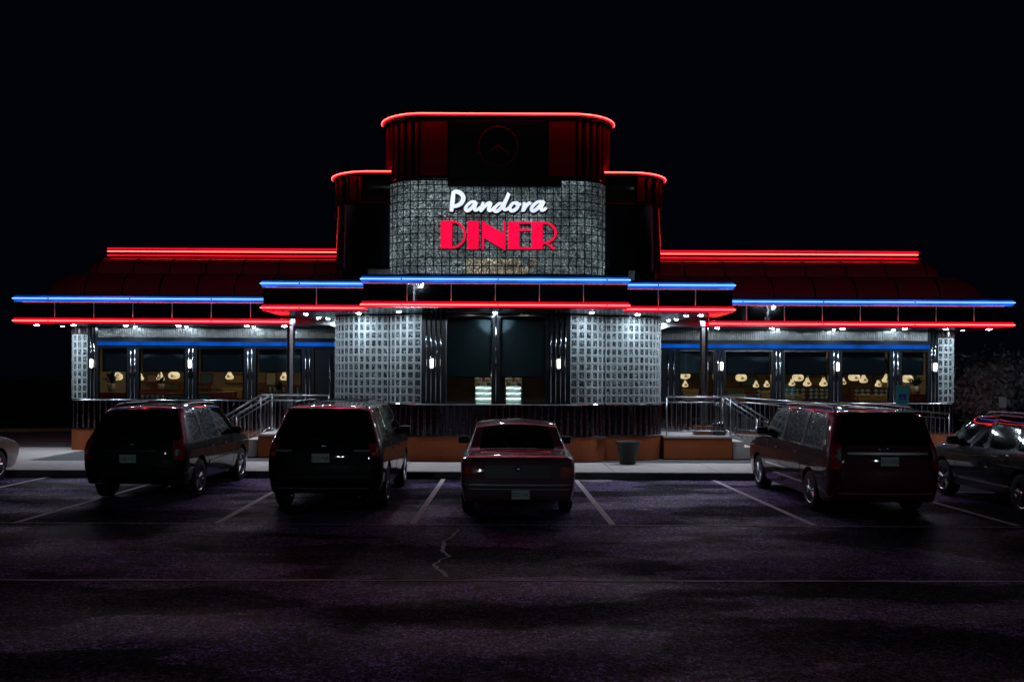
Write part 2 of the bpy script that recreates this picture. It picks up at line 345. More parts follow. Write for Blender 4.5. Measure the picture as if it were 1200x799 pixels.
def offs(path):       # outward normals (towards the camera when the path runs to +x), mitred
    out = []
    for i, p in enumerate(path):
        ns = []
        if i > 0: a = path[i-1]; d = Vector((p[0]-a[0], p[1]-a[1])).normalized(); ns.append(Vector((d.y, -d.x)))
        if i < len(path)-1: b = path[i+1]; d = Vector((b[0]-p[0], b[1]-p[1])).normalized(); ns.append(Vector((d.y, -d.x)))
        n = sum(ns, Vector((0, 0))); n.normalize(); n = n/max(0.4, n.dot(ns[0])); out.append((p, (n.x, n.y)))
    return out
def rounded(pts, rad, n=9):
    out = [pts[0]]
    for i in range(1, len(pts)-1):
        p = Vector(pts[i]); a = (Vector(pts[i-1])-p).normalized(); b = (Vector(pts[i+1])-p).normalized(); r = rad[i-1]
        if r <= 0: out.append(tuple(p)); continue
        c = p+a*r+b*r
        for k in range(n+1):
            t = math.pi/2*k/n; q = c-b*r*math.cos(t)-a*r*math.sin(t)
            out.append(tuple(q))
    out.append(pts[-1]); return out
class Walk:          # arc length along a path
    def __init__(s, path):
        s.p = [Vector(q) for q in path]; s.l = [0]
        for i in range(1, len(path)): s.l.append(s.l[-1]+(s.p[i]-s.p[i-1]).length)
        s.len = s.l[-1]
    def at(s, t):
        t = max(0, min(s.len, t))
        for i in range(1, len(s.l)):
            if t <= s.l[i] or i == len(s.l)-1:
                u = (t-s.l[i-1])/max(1e-9, s.l[i]-s.l[i-1]); d = (s.p[i]-s.p[i-1]).normalized()
                return s.p[i-1].lerp(s.p[i], u), math.atan2(d.y, d.x)
    def near(s, x, y):   # arc length of the path point nearest to x,y
        return min((( (s.at(s.len*k/800)[0]-Vector((x, y))).length, s.len*k/800) for k in range(801)))[1]
def catmull(pts, n=5):
    out = []
    for i in range(len(pts)-1):
        p0 = Vector(pts[max(0, i-1)]); p1 = Vector(pts[i]); p2 = Vector(pts[i+1]); p3 = Vector(pts[min(len(pts)-1, i+2)])
        for k in range(n):
            t = k/n; out.append(0.5*((2*p1)+(p2-p0)*t+(2*p0-5*p1+4*p2-p3)*t*t+(3*p1-p0-3*p2+p3)*t**3))
    out.append(Vector(pts[-1])); return out
def text_mesh(txt, size, m, ext=0.002):
    cu = bpy.data.curves.new('lettering', 'FONT'); cu.body = txt; cu.size = size; cu.extrude = ext; cu.align_x = 'CENTER'; cu.align_y = 'CENTER'
    o = bpy.data.objects.new('lettering', cu); C.objects.link(o)
    me = bpy.data.meshes.new_from_object(o.evaluated_get(bpy.context.evaluated_depsgraph_get()))
    bpy.data.objects.remove(o); me.materials.clear(); me.materials.append(M[m]); return me
# ================================================================ SETTING: ground
def ground_sheet(name, x0, x1, y0, y1, z, m, n=1):
    b = MB(); b.quad((x0, y0, z), (x1, y0, z), (x1, y1, z), (x0, y1, z), m); return tag(b.build(name), kind='structure')
ground_sheet('ground', -300, 300, -200, 500, -0.02, 'grass')
KY = 20.15                                     # kerb line in front of the diner
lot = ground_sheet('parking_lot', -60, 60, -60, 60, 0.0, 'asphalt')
# kerb and pavement in front of the building
b = MB(); b.box(-19.0, 18.0, KY-0.15, KY, 0.001, 0.15, 'kerb'); tag(b.build('kerb'), kind='structure')
sw = MB(); sw.box(-19.0, 18.0, KY+0.002, 34, 0.002, 0.125, 'kerb'); sw = tag(sw.build('pavement'), kind='structure')
x = -19.0; slabs = {}
while x < 18.0:
    for (ya, yb) in ((KY+0.002, 22.35), (22.36, 26.5)):
        if yb > 23 and -12 < x < 11: continue
        b = MB(); dz = random.uniform(-0.003, 0.003)
        b.box(x+0.008, x+2.392, ya, yb, 0.126, 0.15+dz, 'concrete'); b.build('slab', sw)
    x += 2.4
# far side of the drive on the left: kerb and verge
b = MB(); b.sweep([(-60, 29.6), (-30, 32.5), (-16, 37.0), (-14, 50)], [(0, 0.001), (0, 0.14), (-0.16, 0.14), (-0.16, 0.001)], 'yellow'); tag(b.build('verge_kerb'), kind='structure')
b = MB(); b.add([(-60, 29.8, 0.12), (-30, 32.7, 0.12), (-16.1, 37.2, 0.12), (-14.1, 50, 0.12), (-60, 60, 0.12)], [(0, 1, 2, 3, 4)], 'grass'); tag(b.build('verge'), kind='structure')
# painted stall lines (4 mm above the asphalt)
for (xa, ya, xb, yb) in [(-1.32, 13.85, -1.23, 20.0), (1.76, 13.85, 1.71, 20.0), (4.88, 13.85, 4.78, 20.0), (-4.33, 13.75, -4.48, 20.0), (-7.42, 13.7, -7.28, 20.0), (8.05, 13.9, 7.98, 20.0), (-10.15, 13.7, -10.05, 20.0), (11.1, 13.9, 11.05, 20.0)]:
    b = MB(); b.box(xa-0.05, xa+0.05, ya, yb, 0.001, 0.004, 'line')
    for i, v in enumerate(b.v):
        if v[1] > ya+1: b.v[i] = (v[0]+xb-xa, v[1], v[2])
    b.build('painted_line', lot)
b = MB(); b.box(-10.2, 11.2, 13.72, 13.78, 0.002, 0.005, 'faint'); b.build('painted_line', lot)
def ribbon(pts, w, m, z=0.005):
    b = MB(); L = []; Rr = []
    for i, p in enumerate(pts):
        a = Vector(pts[max(0, i-1)]); c = Vector(pts[min(len(pts)-1, i+1)]); d = (c-a).normalized(); n = Vector((-d.y, d.x)); ww = w*random.uniform(0.4, 1.4)
        L.append(Vector(p)+n*ww); Rr.append(Vector(p)-n*ww)
    for i in range(len(pts)-1):
        b.quad((L[i].x, L[i].y, z), (Rr[i].x, Rr[i].y, z), (Rr[i+1].x, Rr[i+1].y, z), (L[i+1].x, L[i+1].y, z), m)
    return b
seam = [(-9+i*0.35, 9.85+0.012*i*0.35*1.0+random.uniform(-0.02, 0.02)) for i in range(56)]
ribbon(seam, 0.03, 'seal').build('pavement_seam', lot)
def g(px, py): D = CZ*F/(py-443-(px-600)*0.0045); return (X(px, D), D)
cr = []
for (q0, q1) in zip([(538, 619), (533, 628), (519, 636), (521, 645), (527, 652), (509, 661), (516, 668), (526, 679)][:-1], [(538, 619), (533, 628), (519, 636), (521, 645), (527, 652), (509, 661), (516, 668), (526, 679)][1:]):
    for k in range(4): cr.append(g(q0[0]+(q1[0]-q0[0])*k/4+random.uniform(-2.2, 2.2), q0[1]+(q1[1]-q0[1])*k/4))
ribbon(cr, 0.021, 'crackw', 0.007).build('asphalt_crack', lot)
for (px, py, s) in [(682, 561, 0.25), (700, 563, 0.3), (668, 565, 0.12), (757, 597, 0.12), (770, 588, 0.06), (760, 585, 0.07), (737, 590, 0.05), (762, 593, 0.06)]:
    x0, y0 = g(px, py); b = MB(); n = 9
    pts = [(x0+s*(1+0.5*random.random())*math.cos(2*math.pi*k/n), y0+s*0.8*(1+0.6*random.random())*math.sin(2*math.pi*k/n), 0.006) for k in range(n)]
    b.add(pts, [tuple(range(n))], 'faint'); b.build('worn_patch', lot)

# ================================================================ THE DINER
diner = thing('diner_building', 'long glass block and chrome diner with neon bands and a stepped central tower', 'diner', (0, 23, 0.15))
DO = Vector((0, 23, 0.15))
def dl(name, mb, parent=None):     # a part of the diner, given in world coordinates
    me = mb.mesh(name); me.transform(Matrix.Translation(-DO))
    return link(name, me, parent or diner)
Yf, Ys, Yw = 22.7, 23.2, 25.5
XL, XR = -2.96, 2.84
SL, SR = -4.40, 4.33
WL, WR = -12.26, 13.04
tower_path = rounded([(XL, 27.5), (XL, Yf), (XR, Yf), (XR, 27.5)], [1.0, 1.0], 12)
sideL = rounded([(SL, 27.5), (SL, Ys), (XL+0.15, Ys)], [1.0], 10)
sideR = rounded([(XR-0.15, Ys), (SR, Ys), (SR, 27.5)], [1.0], 10)
wingL = rounded([(WL, 33), (WL, Yw), (SL+0.05, Yw)], [0.35], 6)
wingR = rounded([(SR-0.05, Yw), (WR, Yw), (WR, 33)], [0.35], 6)
Zb, Zs, Zt = 0.75, 1.60, 3.90
# orange rendered base, fluted steel skirt, sill
for path in (tower_path, sideL, sideR, wingL, wingR):
    b = MB(); b.sweep(path, [(0.03, 0.14), (0.03, Zb)], 'orange'); dl('base_wall', b)
    b = MB(); b.sweep(path, [(0.0, Zb), (0.0, Zs)], 'steel_dark'); b.sweep(path, [(0.0, Zb+0.01), (0.045, Zb+0.01), (0.045, Zb+0.04), (0.0, Zb+0.05)], 'steel')
    W = Walk(path); s = 0.0
    while s < W.len:
        p, a = W.at(s)
        if p.y < 30:
            n = Vector((math.sin(a), -math.cos(a))); t = Vector((math.cos(a), math.sin(a))); vs = []; rr = 0.045 if int(s*100) % 3 else 0.038
            for zz in (Zb+0.05, Zs-0.03):
                for k in range(6):
                    an = math.pi*k/5; q = p+t*math.cos(an)*rr+n*(math.sin(an)*rr+0.002); vs.append((q.x, q.y, zz))
            b.add(vs, [(k, k+1, k+7, k+6) for k in range(5)], 'flute', True)
        s += 0.165
    dl('fluted_skirt', b)
    b = MB(); b.sweep(path, [(-0.05, Zs-0.03), (0.08, Zs-0.03), (0.09, Zs-0.015), (0.08, Zs+0.0), (-0.05, Zs+0.005)], 'steel'); dl('sill', b)
# ---- glass blocks
def block_mesh(wd, ht, edge, face, rim=0.24):
    b = MB(); d = 0.02; x, z = wd/2-0.006, ht/2-0.006; xi, zi = x*(1-rim*1.25), z*(1-rim)
    o = [(-x, 0, -z), (x, 0, -z), (x, 0, z), (-x, 0, z)]; f = [(-x*.94, -d, -z*.94), (x*.94, -d, -z*.94), (x*.94, -d, z*.94), (-x*.94, -d, z*.94)]
    i = [(-xi, -d+0.004, -zi), (xi, -d+0.004, -zi), (xi, -d+0.004, zi), (-xi, -d+0.004, zi)]
    for k in range(4):
        j = (k+1) % 4; b.quad(o[k], o[j], f[j], f[k], edge); b.quad(f[k], f[j], i[j], i[k], edge)
    b.quad(*i, face); return b
BH = 0.2045
small = block_mesh(0.150, BH, 'blk_edge', 'blk_face', 0.22); big = block_mesh(0.2, BH, 'blk_edge', 'blk_face', 0.22)
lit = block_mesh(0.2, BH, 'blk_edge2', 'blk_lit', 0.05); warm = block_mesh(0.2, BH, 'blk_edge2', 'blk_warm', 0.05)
corner = block_mesh(0.155, BH, 'blk_edge', 'blk_face', 0.22)
MESH = {}
nblk = [0]; rest = MB()
def place_block(kind, parent, p, a, z):
    mb = {'small': small, 'big': big, 'lit': lit, 'warm': warm, 'corner': corner}[kind]
    mw = Matrix.Translation(Vector((p.x, p.y, z))) @ Matrix.Rotation(a, 4, 'Z')
    if nblk[0] < 300 and p.y < 25.6:
        if kind not in MESH: MESH[kind] = mb.mesh('glass_block')
        link('glass_block', MESH[kind], parent, mw=Matrix.Translation(-DO) @ mw); nblk[0] += 1
    else:
        vs = [mw @ Vector(v) for v in mb.v]; off = len(rest.v)
        rest.v += [tuple(v) for v in vs]; rest.f += [tuple(k+off for k in f) for f in mb.f]
        idx = [rest.mi(m) for m in mb.mats]; rest.m += [idx[k] for k in mb.m]; rest.sm += mb.sm
def block_wall(path, s0, s1, step, z0, rows, kind, grout, fn=None, parent=None):
    W = Walk(path); n = max(1, round((s1-s0)/step)); st = (s1-s0)/n
    b = MB(); sub = [tuple(W.at(s0+(s1-s0)*k/40)[0]) for k in range(41)]
    b.sweep(sub, [(-0.09, z0), (-0.005, z0), (-0.005, z0+rows*BH), (-0.09, z0+rows*BH)], grout, True)
    wall = dl('glass_block_wall', b)
    for c in range(n):
        for r in range(rows):
            p, a = W.at(s0+(c+0.5)*st)
            k = fn(c, r, p) if fn else kind
            if k: place_block(k, wall, p, a, z0+(r+0.5)*BH)
    return wall
WT = Walk(tower_path)
sl = WT.near(XL, Yf+1.0)-0.15; s493 = WT.near(X(494, Yf), Yf); s668 = WT.near(X(668, Yf), Yf); sr = WT.near(XR, Yf+1.0)+0.15
WLs = Walk(sideL); WRs = Walk(sideR)
block_wall(sideL, WLs.near(SL, Ys+1.0)-0.2, WLs.len-0.06, 0.151, Zs+0.005, 11, 'small', 'grout_l')
block_wall(sideR, 0.06, WRs.near(SR, Ys+1.0)+0.2, 0.151, Zs+0.005, 11, 'small', 'grout_l')
block_wall(tower_path, sl, s493, 0.2, Zs+0.005, 11, 'big', 'grout_l')
block_wall(tower_path, s668, sr, 0.2, Zs+0.005, 11, 'big', 'grout_l')
for (path, rev) in ((wingL, 0), (wingR, 1)):
    W = Walk(path); xa, xb = (X(79, Yw), X(103, Yw)) if not rev else (X(1099, Yw), X(1123, Yw))
    sa = W.near(WL, Yw+0.5) if not rev else W.near(xa, Yw); sb = W.near(xb, Yw) if not rev else W.near(WR, Yw+0.5)
    block_wall(path, sa, sb, 0.155, Zs+0.005, 9, 'corner', 'grout_l')
    # fluted steel cap above the corner blocks
    b = MB(); zc = Zs+9*BH+0.03; b.sweep([tuple(W.at(sa+(sb-sa)*k/12)[0]) for k in range(13)], [(0.02, zc), (0.02, 3.9)], 'brushed', True)
    s = sa
    while s < sb:
        p, a = W.at(s); n = Vector((math.sin(a), -math.cos(a))); q = p+n*0.03; b.tube([(q.x, q.y, zc), (q.x, q.y, 3.86)], 0.03, 'flute', 6); s += 0.12
    dl('corner_cap', b)
    b = MB(); b.sweep(path, [(0.03, zc-0.05), (0.07, zc-0.04), (0.07, zc), (0.03, zc+0.01)], 'steel')
# tower glass (inside light put into the blocks' own emission)
TZ0, TROWS = 4.88, 11
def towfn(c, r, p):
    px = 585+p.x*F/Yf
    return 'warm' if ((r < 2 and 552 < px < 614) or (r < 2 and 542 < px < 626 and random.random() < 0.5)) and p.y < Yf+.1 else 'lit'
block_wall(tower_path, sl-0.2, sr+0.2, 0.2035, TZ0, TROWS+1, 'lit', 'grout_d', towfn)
o = dl('glass_block', rest); o['kind'] = 'stuff'
# ---- tower shell above and below the blocks
ZT = TZ0+(TROWS+0)*BH+0.10
b = MB(); b.sweep(tower_path, [(-0.02, 3.85), (-0.02, TZ0)], 'black', True); dl('tower_band', b)
ZC0, ZC1 = 7.24, 8.84
b = MB(); b.sweep(tower_path, [(0.0, ZC0), (0.06, ZC0), (0.06, ZC0+0.08), (0.01, ZC0+0.10), (0.01, ZC1-0.06)], 'black', True)
b.sweep(tower_path, [(0.01, ZC1-0.06), (0.12, ZC1-0.02), (0.12, ZC1+0.05), (-0.6, ZC1+0.06)], 'black', True); dl('tower_cap', b)
b = MB(); b.sweep(tower_path, [(-0.01, ZC1+0.055), (-5, ZC1+0.06)], 'black')
def neon(path, d, z, r, m, parent=None, name='neon_tube', n=8, cut=None):
    P = offs(path); pts = [(p[0]+nn[0]*d, p[1]+nn[1]*d, z) for p, nn in P]
    if cut: pts = [p for p in pts if cut(p)]
    b = MB(); b.tube(pts, r, m, n); return dl(name, b, parent)
neon(tower_path, 0.165, ZC1+0.06, 0.014, 'red_core', cut=lambda p: p[1] < 24.6)
neon(tower_path, 0.135, ZC1+0.05, 0.026, 'red_band', cut=lambda p: p[1] < 24.6)
# red panels, corner ribs, centre clock panel
def flat_panel(path_y, pxa, pxb, z0, z1, m, name='tower_panel', dep=0.03):
    b = MB(); xa, xb = X(pxa, path_y), X(pxb, path_y); b.box(xa, xb, path_y-dep, path_y+0.05, z0, z1, m)
    for xx in (xa, xb): b.box(xx-0.02, xx+0.02, path_y-dep-0.02, path_y+0.05, z0, z1, 'black')
    return dl(name, b)
flat_panel(Yf-0.02, 491, 524, ZC0+0.12, ZC1-0.08, 'redpanel'); flat_panel(Yf-0.02, 641, 674, ZC0+0.12, ZC1-0.08, 'redpanel')
for side in (0, 1):
    sA, sB = (WT.near(XL, Yf+1.0), WT.near(X(487, Yf), Yf)) if side == 0 else (WT.near(X(678, Yf), Yf), WT.near(XR, Yf+1.0))
    for k in range(8):
        p, a = WT.at(sA+(sB-sA)*(k+0.0)/7); n = Vector((math.sin(a), -math.cos(a))); q = p+n*0.01
        b = MB(); b.tube([(q.x, q.y, ZC0+0.1), (q.x, q.y, ZC1-0.07)], 0.05, 'redpanel', 10); dl('tower_rib', b)
b = MB(); b.box(X(526, Yf), X(639, Yf), Yf-0.08, Yf+0.05, ZC0+0.02, ZC1-0.08, 'black', 0.01); dl('clock_panel', b)
b = MB(); b.box(X(524, Yf), X(656, Yf), Yf-0.22, Yf-0.03, 7.05, 7.22, 'black', 0.01); dl('sign_light_housing', b)
# side turrets
ZN = 7.53
for path, sgn in ((sideL, -1), (sideR, 1)):
    b = MB(); b.sweep(path, [(0, 3.85), (0, 6.72), (0.03, 6.74), (0.03, 6.80), (0.0, 6.82), (0.0, ZN-0.06), (0.08, ZN-0.02), (0.08, ZN+0.03), (-0.6, ZN+0.04)], 'black', True); dl('turret', b)
    b = MB(); b.sweep(path, [(0.035, 6.765), (0.045, 6.775), (0.035, 6.785)], 'redpanel', True); dl('turret_moulding', b)
    neon(path, 0.125, ZN+0.03, 0.013, 'red_core', cut=lambda p: p[1] < 25.0); neon(path, 0.10, ZN+0.02, 0.025, 'red_band', cut=lambda p: p[1] < 25.0)
    pa, pb = (408, 418) if sgn < 0 else (745, 755)
    flat_panel(Ys, pa, pb, 6.84, ZN-0.08, 'redpanel', 'turret_panel', 0.01)
    W = Walk(path)
    for k in range(5):
        s = (W.near(SL, Ys+1.0)+k*0.33) if sgn < 0 else (W.near(SR, Ys+1.0)-k*0.33)
        p, a = W.at(s); b = MB(); b.tube([(p.x, p.y, 6.83), (p.x, p.y, ZN-0.07)], 0.045, 'redpanel', 8); dl('turret_rib', b)
    xx = SL if sgn < 0 else SR
    b = MB(); b.lathe((xx-0.06*sgn, Ys+0.75, 6.55), [(0, 0.14), (0.05, 0.13), (0.09, 0.06), (0.10, 0), (0.07, -0.07), (0, -0.09)], 'redpanel', 10); dl('turret_bracket_lamp', b)
    b = MB(); W2 = [(q[0], q[1]) for q in path]; b.sweep(W2, [(0.03, 4.55), (0.03, 5.05)], 'black'); dl('turret_flashing', b)
b = MB(); b.box(SL, SR, 24.2, 33, 4.3, 6.5, 'black_matte'); b.box(XL+0.05, XR-0.05, 24.0, 30, 6.4, ZC1, 'black_matte'); dl('tower_core', b)
# ---- windows
win_n = [0]
def window(pxa, pxb, Y, z0, z1, shade_z, shade='shade', dy=0.05):
    xa, xb = X(pxa, Y), X(pxb, Y)
    f = MB(); t = 0.035
    f.box(xa, xb, Y-0.02, Y+dy, z0, z0+t, 'rib'); f.box(xa, xb, Y-0.02, Y+dy, z1-t, z1, 'steel')
    f.box(xa, xa+t, Y-0.018, Y+dy, z0+t, z1-t, 'rib'); f.box(xb-t, xb, Y-0.018, Y+dy, z0+t, z1-t, 'rib')
    o = dl('window', f)
    p = MB(); p.box(xa+t, xb-t, Y+0.015, Y+0.023, z0+t, z1-t, 'pane'); dl('pane', p, o)
    s = MB(); s.box(xa+t+0.01, xb-t-0.01, Y+0.16, Y+0.165, shade_z, z1-0.02, shade); s.box(xa+t+0.01, xb-t-0.01, Y+0.155, Y+0.17, shade_z-0.03, shade_z, 'black_matte'); dl('roller_shade', s, o)
    return o
def pillar(pxa, pxb, Y, z0, z1, ribs=2, name='pillar'):
    xa, xb = X(pxa, Y), X(pxb, Y); b = MB(); b.box(xa, xb, Y-0.03, Y+0.12, z0, z1, 'black')
    o = dl(name, b)
    for k in range(ribs):
        xx = xa+(xb-xa)*(k+1)/(ribs+1); r = MB(); r.tube([(xx, Y-0.035, z0+0.01), (xx, Y-0.035, z1-0.01)], 0.022, 'rib', 8); dl('rib', r, o)
ZW0, ZW1 = Zs+0.01, 3.07
LW = [(115, 149), (163, 217), (231, 286), (300, 354)]; LP = [(149, 163), (217, 231), (286, 300), (354, 368)]
RW = [(796, 837), (849, 905), (918, 972), (986, 1042), (1056, 1087)]; RP = [(776, 796), (837, 849), (905, 918), (972, 986), (1042, 1056)]
for a_, b_ in LW: window(a_, b_, Yw, ZW0, ZW1, 2.42)
for a_, b_ in RW: window(a_, b_, Yw, ZW0, ZW1, 2.42)
for a_, b_ in LP+RP: pillar(a_, b_, Yw, ZW0, ZW1, 2)
pillar(103, 115, Yw-0.03, ZW0, 3.7, 2); pillar(1087, 1099, Yw-0.03, ZW0, 3.7, 2)
# entrance door on the left, dark
b = MB(); b.box(X(369, Yw), X(393, Yw), Yw+0.0, Yw+0.06, 0.77, 3.07, 'black'); o = dl('door', b)
b = MB(); b.tube([(X(387, Yw), Yw-0.03, 1.3), (X(387, Yw), Yw-0.03, 2.9)], 0.02, 'rib', 8); dl('door_edge_strip', b, o)
# centre window
window(522, 577.5, Yf, ZW0, 3.82, Z(560, 441, Yf), 'shade_c'); window(584.5, 640, Yf, ZW0, 3.82, Z(600, 441, Yf), 'shade_c')
pillar(577.5, 584.5, Yf-0.02, ZW0, 3.86, 1, 'mullion')
pillar(494, 522, Yf-0.02, ZW0, 3.86, 4); pillar(640, 668, Yf-0.02, ZW0, 3.86, 4)
# header, blue strip, fluted transom along the wings
for (xa, xb) in ((X(115, Yw), SL+0.1), (SR-0.1, X(1088, Yw))):
    b = MB(); b.box(xa, xb, Yw-0.04, Yw+0.2, 3.075, 3.36, 'black'); dl('window_header', b)
    b = MB(); b.box(xa, xb, Yw-0.075, Yw-0.042, 3.13, 3.24, 'blue_dim'); dl('blue_neon_strip', b)
    b = MB(); b.box(xa, xb, Yw-0.02, Yw+0.2, 3.362, 3.9, 'brushed')
    x = xa
    while x < xb:
        ww = 0.05; vs = []
        for zz in (3.37, 3.66):
            for k in range(5): an = math.pi*k/4; vs.append((x+ww/2-math.cos(an)*0.02, Yw-0.022-math.sin(an)*0.02, zz))
        b.add(vs, [(k, k+1, k+6, k+5) for k in range(4)], 'brushed', True); x += ww
    dl('fluted_transom', b)
# ---- canopies
def canopy(path, zr, zb, back_y, soffit_poly, step=1.08, tube_cut=None):
    base = MB(); zt = zb+0.12
    base.sweep(path, [(-0.05, zr-0.07), (0.01, zr-0.07), (0.01, zr-0.05)], 'steel_dark')
    base.sweep(path, [(-0.04, zr+0.06), (-0.04, zb-0.08)], 'black')
    base.sweep(path, [(0.0, zb+0.075), (0.02, zb+0.10), (0.0, zt), (-0.3, zt)], 'black')
    base.sweep(path, [(0.02, zr+0.065), (0.03, zr+0.075), (0.02, zr+0.09), (-0.03, zr+0.09)], 'steel')
    base.sweep(path, [(0.02, zb-0.08), (0.03, zb-0.09), (0.02, zb-0.10), (-0.03, zb-0.10)], 'steel')
    n = len(soffit_poly)
    base.add([(x, y, zr-0.075) for x, y in soffit_poly], [tuple(range(n))], 'soffit'); base.add([(x, y, zt) for x, y in soffit_poly], [tuple(range(n))], 'black')
    can = dl('canopy', base)
    k = MB(); k.sweep(path, [(0.0, zr-0.048), (0.035, zr-0.044), (0.04, zr), (0.035, zr+0.044), (0.0, zr+0.048)], 'red_band'); dl('red_neon_band', k, can)
    k = MB(); k.sweep(path, [(0.0, zb-0.062), (0.035, zb-0.058), (0.04, zb), (0.035, zb+0.058), (0.0, zb+0.062)], 'blue_band'); dl('blue_neon_band', k, can)
    P = offs(path)
    k = MB(); k.tube([(p[0]+nn[0]*0.055, p[1]+nn[1]*0.055, zr) for p, nn in P], 0.014, 'red_core', 6); dl('neon_tube', k, can)
    k = MB(); k.tube([(p[0]+nn[0]*0.06, p[1]+nn[1]*0.06, zb+0.005) for p, nn in P], 0.013, 'blue_core', 6); dl('neon_tube', k, can)
    for i in range(len(path)-1):
        a = Vector(path[i]); c = Vector(path[i+1]); L = (c-a).length
        if L < 1.5: continue
        d = (c-a).normalized(); no = Vector((d.y, -d.x)); s = 0.9
        while s < L-0.3:
            for zz in (zr, zb+0.005):
                p = a+d*s+no*0.055; q = MB(); q.tube([(p.x-d.x*.012, p.y-d.y*.012, zz), (p.x+d.x*.012, p.y+d.y*.012, zz)], 0.021, 'black', 8); dl('tube_clip', q, can)
            s += 2.35+random.uniform(-0.2, 0.2)
    for i in range(len(path)-1):
        a = Vector(path[i]); c = Vector(path[i+1]); L = (c-a).length; ang = math.atan2((c-a).y, (c-a).x)
        nn = max(1, round(L/step)); d = (c-a).normalized(); no = Vector((d.y, -d.x))
        for j in range(nn):
            s0, s1 = L*j/nn+0.012, L*(j+1)/nn-0.012; tilt = random.uniform(-0.004, 0.004); tw = random.uniform(-0.004, 0.004)
            q = MB(); p0 = a+d*s0; p1 = a+d*s1
            def pt(p, off, z): return (p.x+no.x*off, p.y+no.y*off, z)
            z0, z1 = zr+0.092, zb-0.102
            fr = [pt(p0, 0.0+tilt, z0), pt(p1, tw+tilt, z0), pt(p1, tw-tilt, z1), pt(p0, -tilt, z1)]
            bk = [pt(p0, -0.03, z0), pt(p1, -0.03, z0), pt(p1, -0.03, z1), pt(p0, -0.03, z1)]
            q.quad(*fr, 'fascia')
            for e in range(4): q.quad(fr[e], bk[e], bk[(e+1) % 4], fr[(e+1) % 4], 'fascia')
            dl('fascia_panel', q, can)
            if j or i == 0:
                q = MB(); p = a+d*(L*j/nn)
                q.tube([pt(p, 0.012, z0), pt(p, 0.012, z1)], 0.012, 'joint', 6); dl('joint_strip', q, can)
    return can
cxL, cxR, cyw = -12.96, 13.72, 24.0
canL = canopy([(cxL, 33), (cxL, cyw), (-5.62, cyw)], 3.73, 4.32, 0, [(cxL, 33), (cxL, cyw), (-4.6, cyw), (-4.6, 25.6), (-4.6, 33)])
canR = canopy([(5.60, cyw), (cxR, cyw), (cxR, 33)], 3.73, 4.32, 0, [(4.6, 33), (4.6, cyw), (cxR, cyw), (cxR, 33)])
ma, mb_, ca, cb = X(308, 22.0), X(858, 22.0), X(425, 20.9), X(735, 20.9)
canC = canopy([(ma, 24.2), (ma, 22.0), (ca, 22.0), (ca, 20.9), (cb, 20.9), (cb, 22.0), (mb_, 22.0), (mb_, 24.2)], 3.95, 4.54, 0,
              [(ma, 24.2), (ma, 22.0), (ca, 22.0), (ca, 20.9), (cb, 20.9), (cb, 22.0), (mb_, 22.0), (mb_, 24.2)])
b = MB(); b.box(ma+0.02, mb_-0.02, 24.22, 25.3, 3.88, 4.6, 'soffit'); dl('canopy_back', b)
# round recessed soffit lamps
def downlight(px, D, z, can, r=0.070):
    b = MB(); x = X(px, D); b.lathe((x, D, z), [(0, -0.012), (r*0.6, -0.010), (r, 0.0)], 'bulb', 12); o = dl('downlight', b, can)
    b = MB(); b.lathe((x, D, z), [(r, -0.004), (r+0.03, -0.012), (r+0.035, 0.0)], 'steel', 14); dl('lamp_trim', b, diner)
zs_ = 3.73-0.078
for px in (43, 86, 147, 209, 289, 333): downlight(px, 24.75, zs_, canL)
for px in (73, 158, 218, 297): downlight(px, 25.28, zs_, canL, 0.045)  # added small lamps stand in for glare on the pillar tops
for px in (840, 904, 987, 1060, 1108, 1159): downlight(px, 24.75, zs_, canR)
for px in (911, 977, 1047, 1128): downlight(px, 25.28, zs_, canR, 0.045)  # likewise added for pillar-top glare along the right wing
zc_ = 3.95-0.078
for px, D in ((358, 23.2), (420, 22.75), (467, 22.2), (580, 22.35), (693, 22.2), (747, 22.75), (804, 23.2), (821, 22.9)): downlight(px, D, zc_, canC)
for px, D in ((373, 24.6), (384, 25.0), (792, 24.6), (783, 25.0)): downlight(px, D, zc_, canC, 0.055)
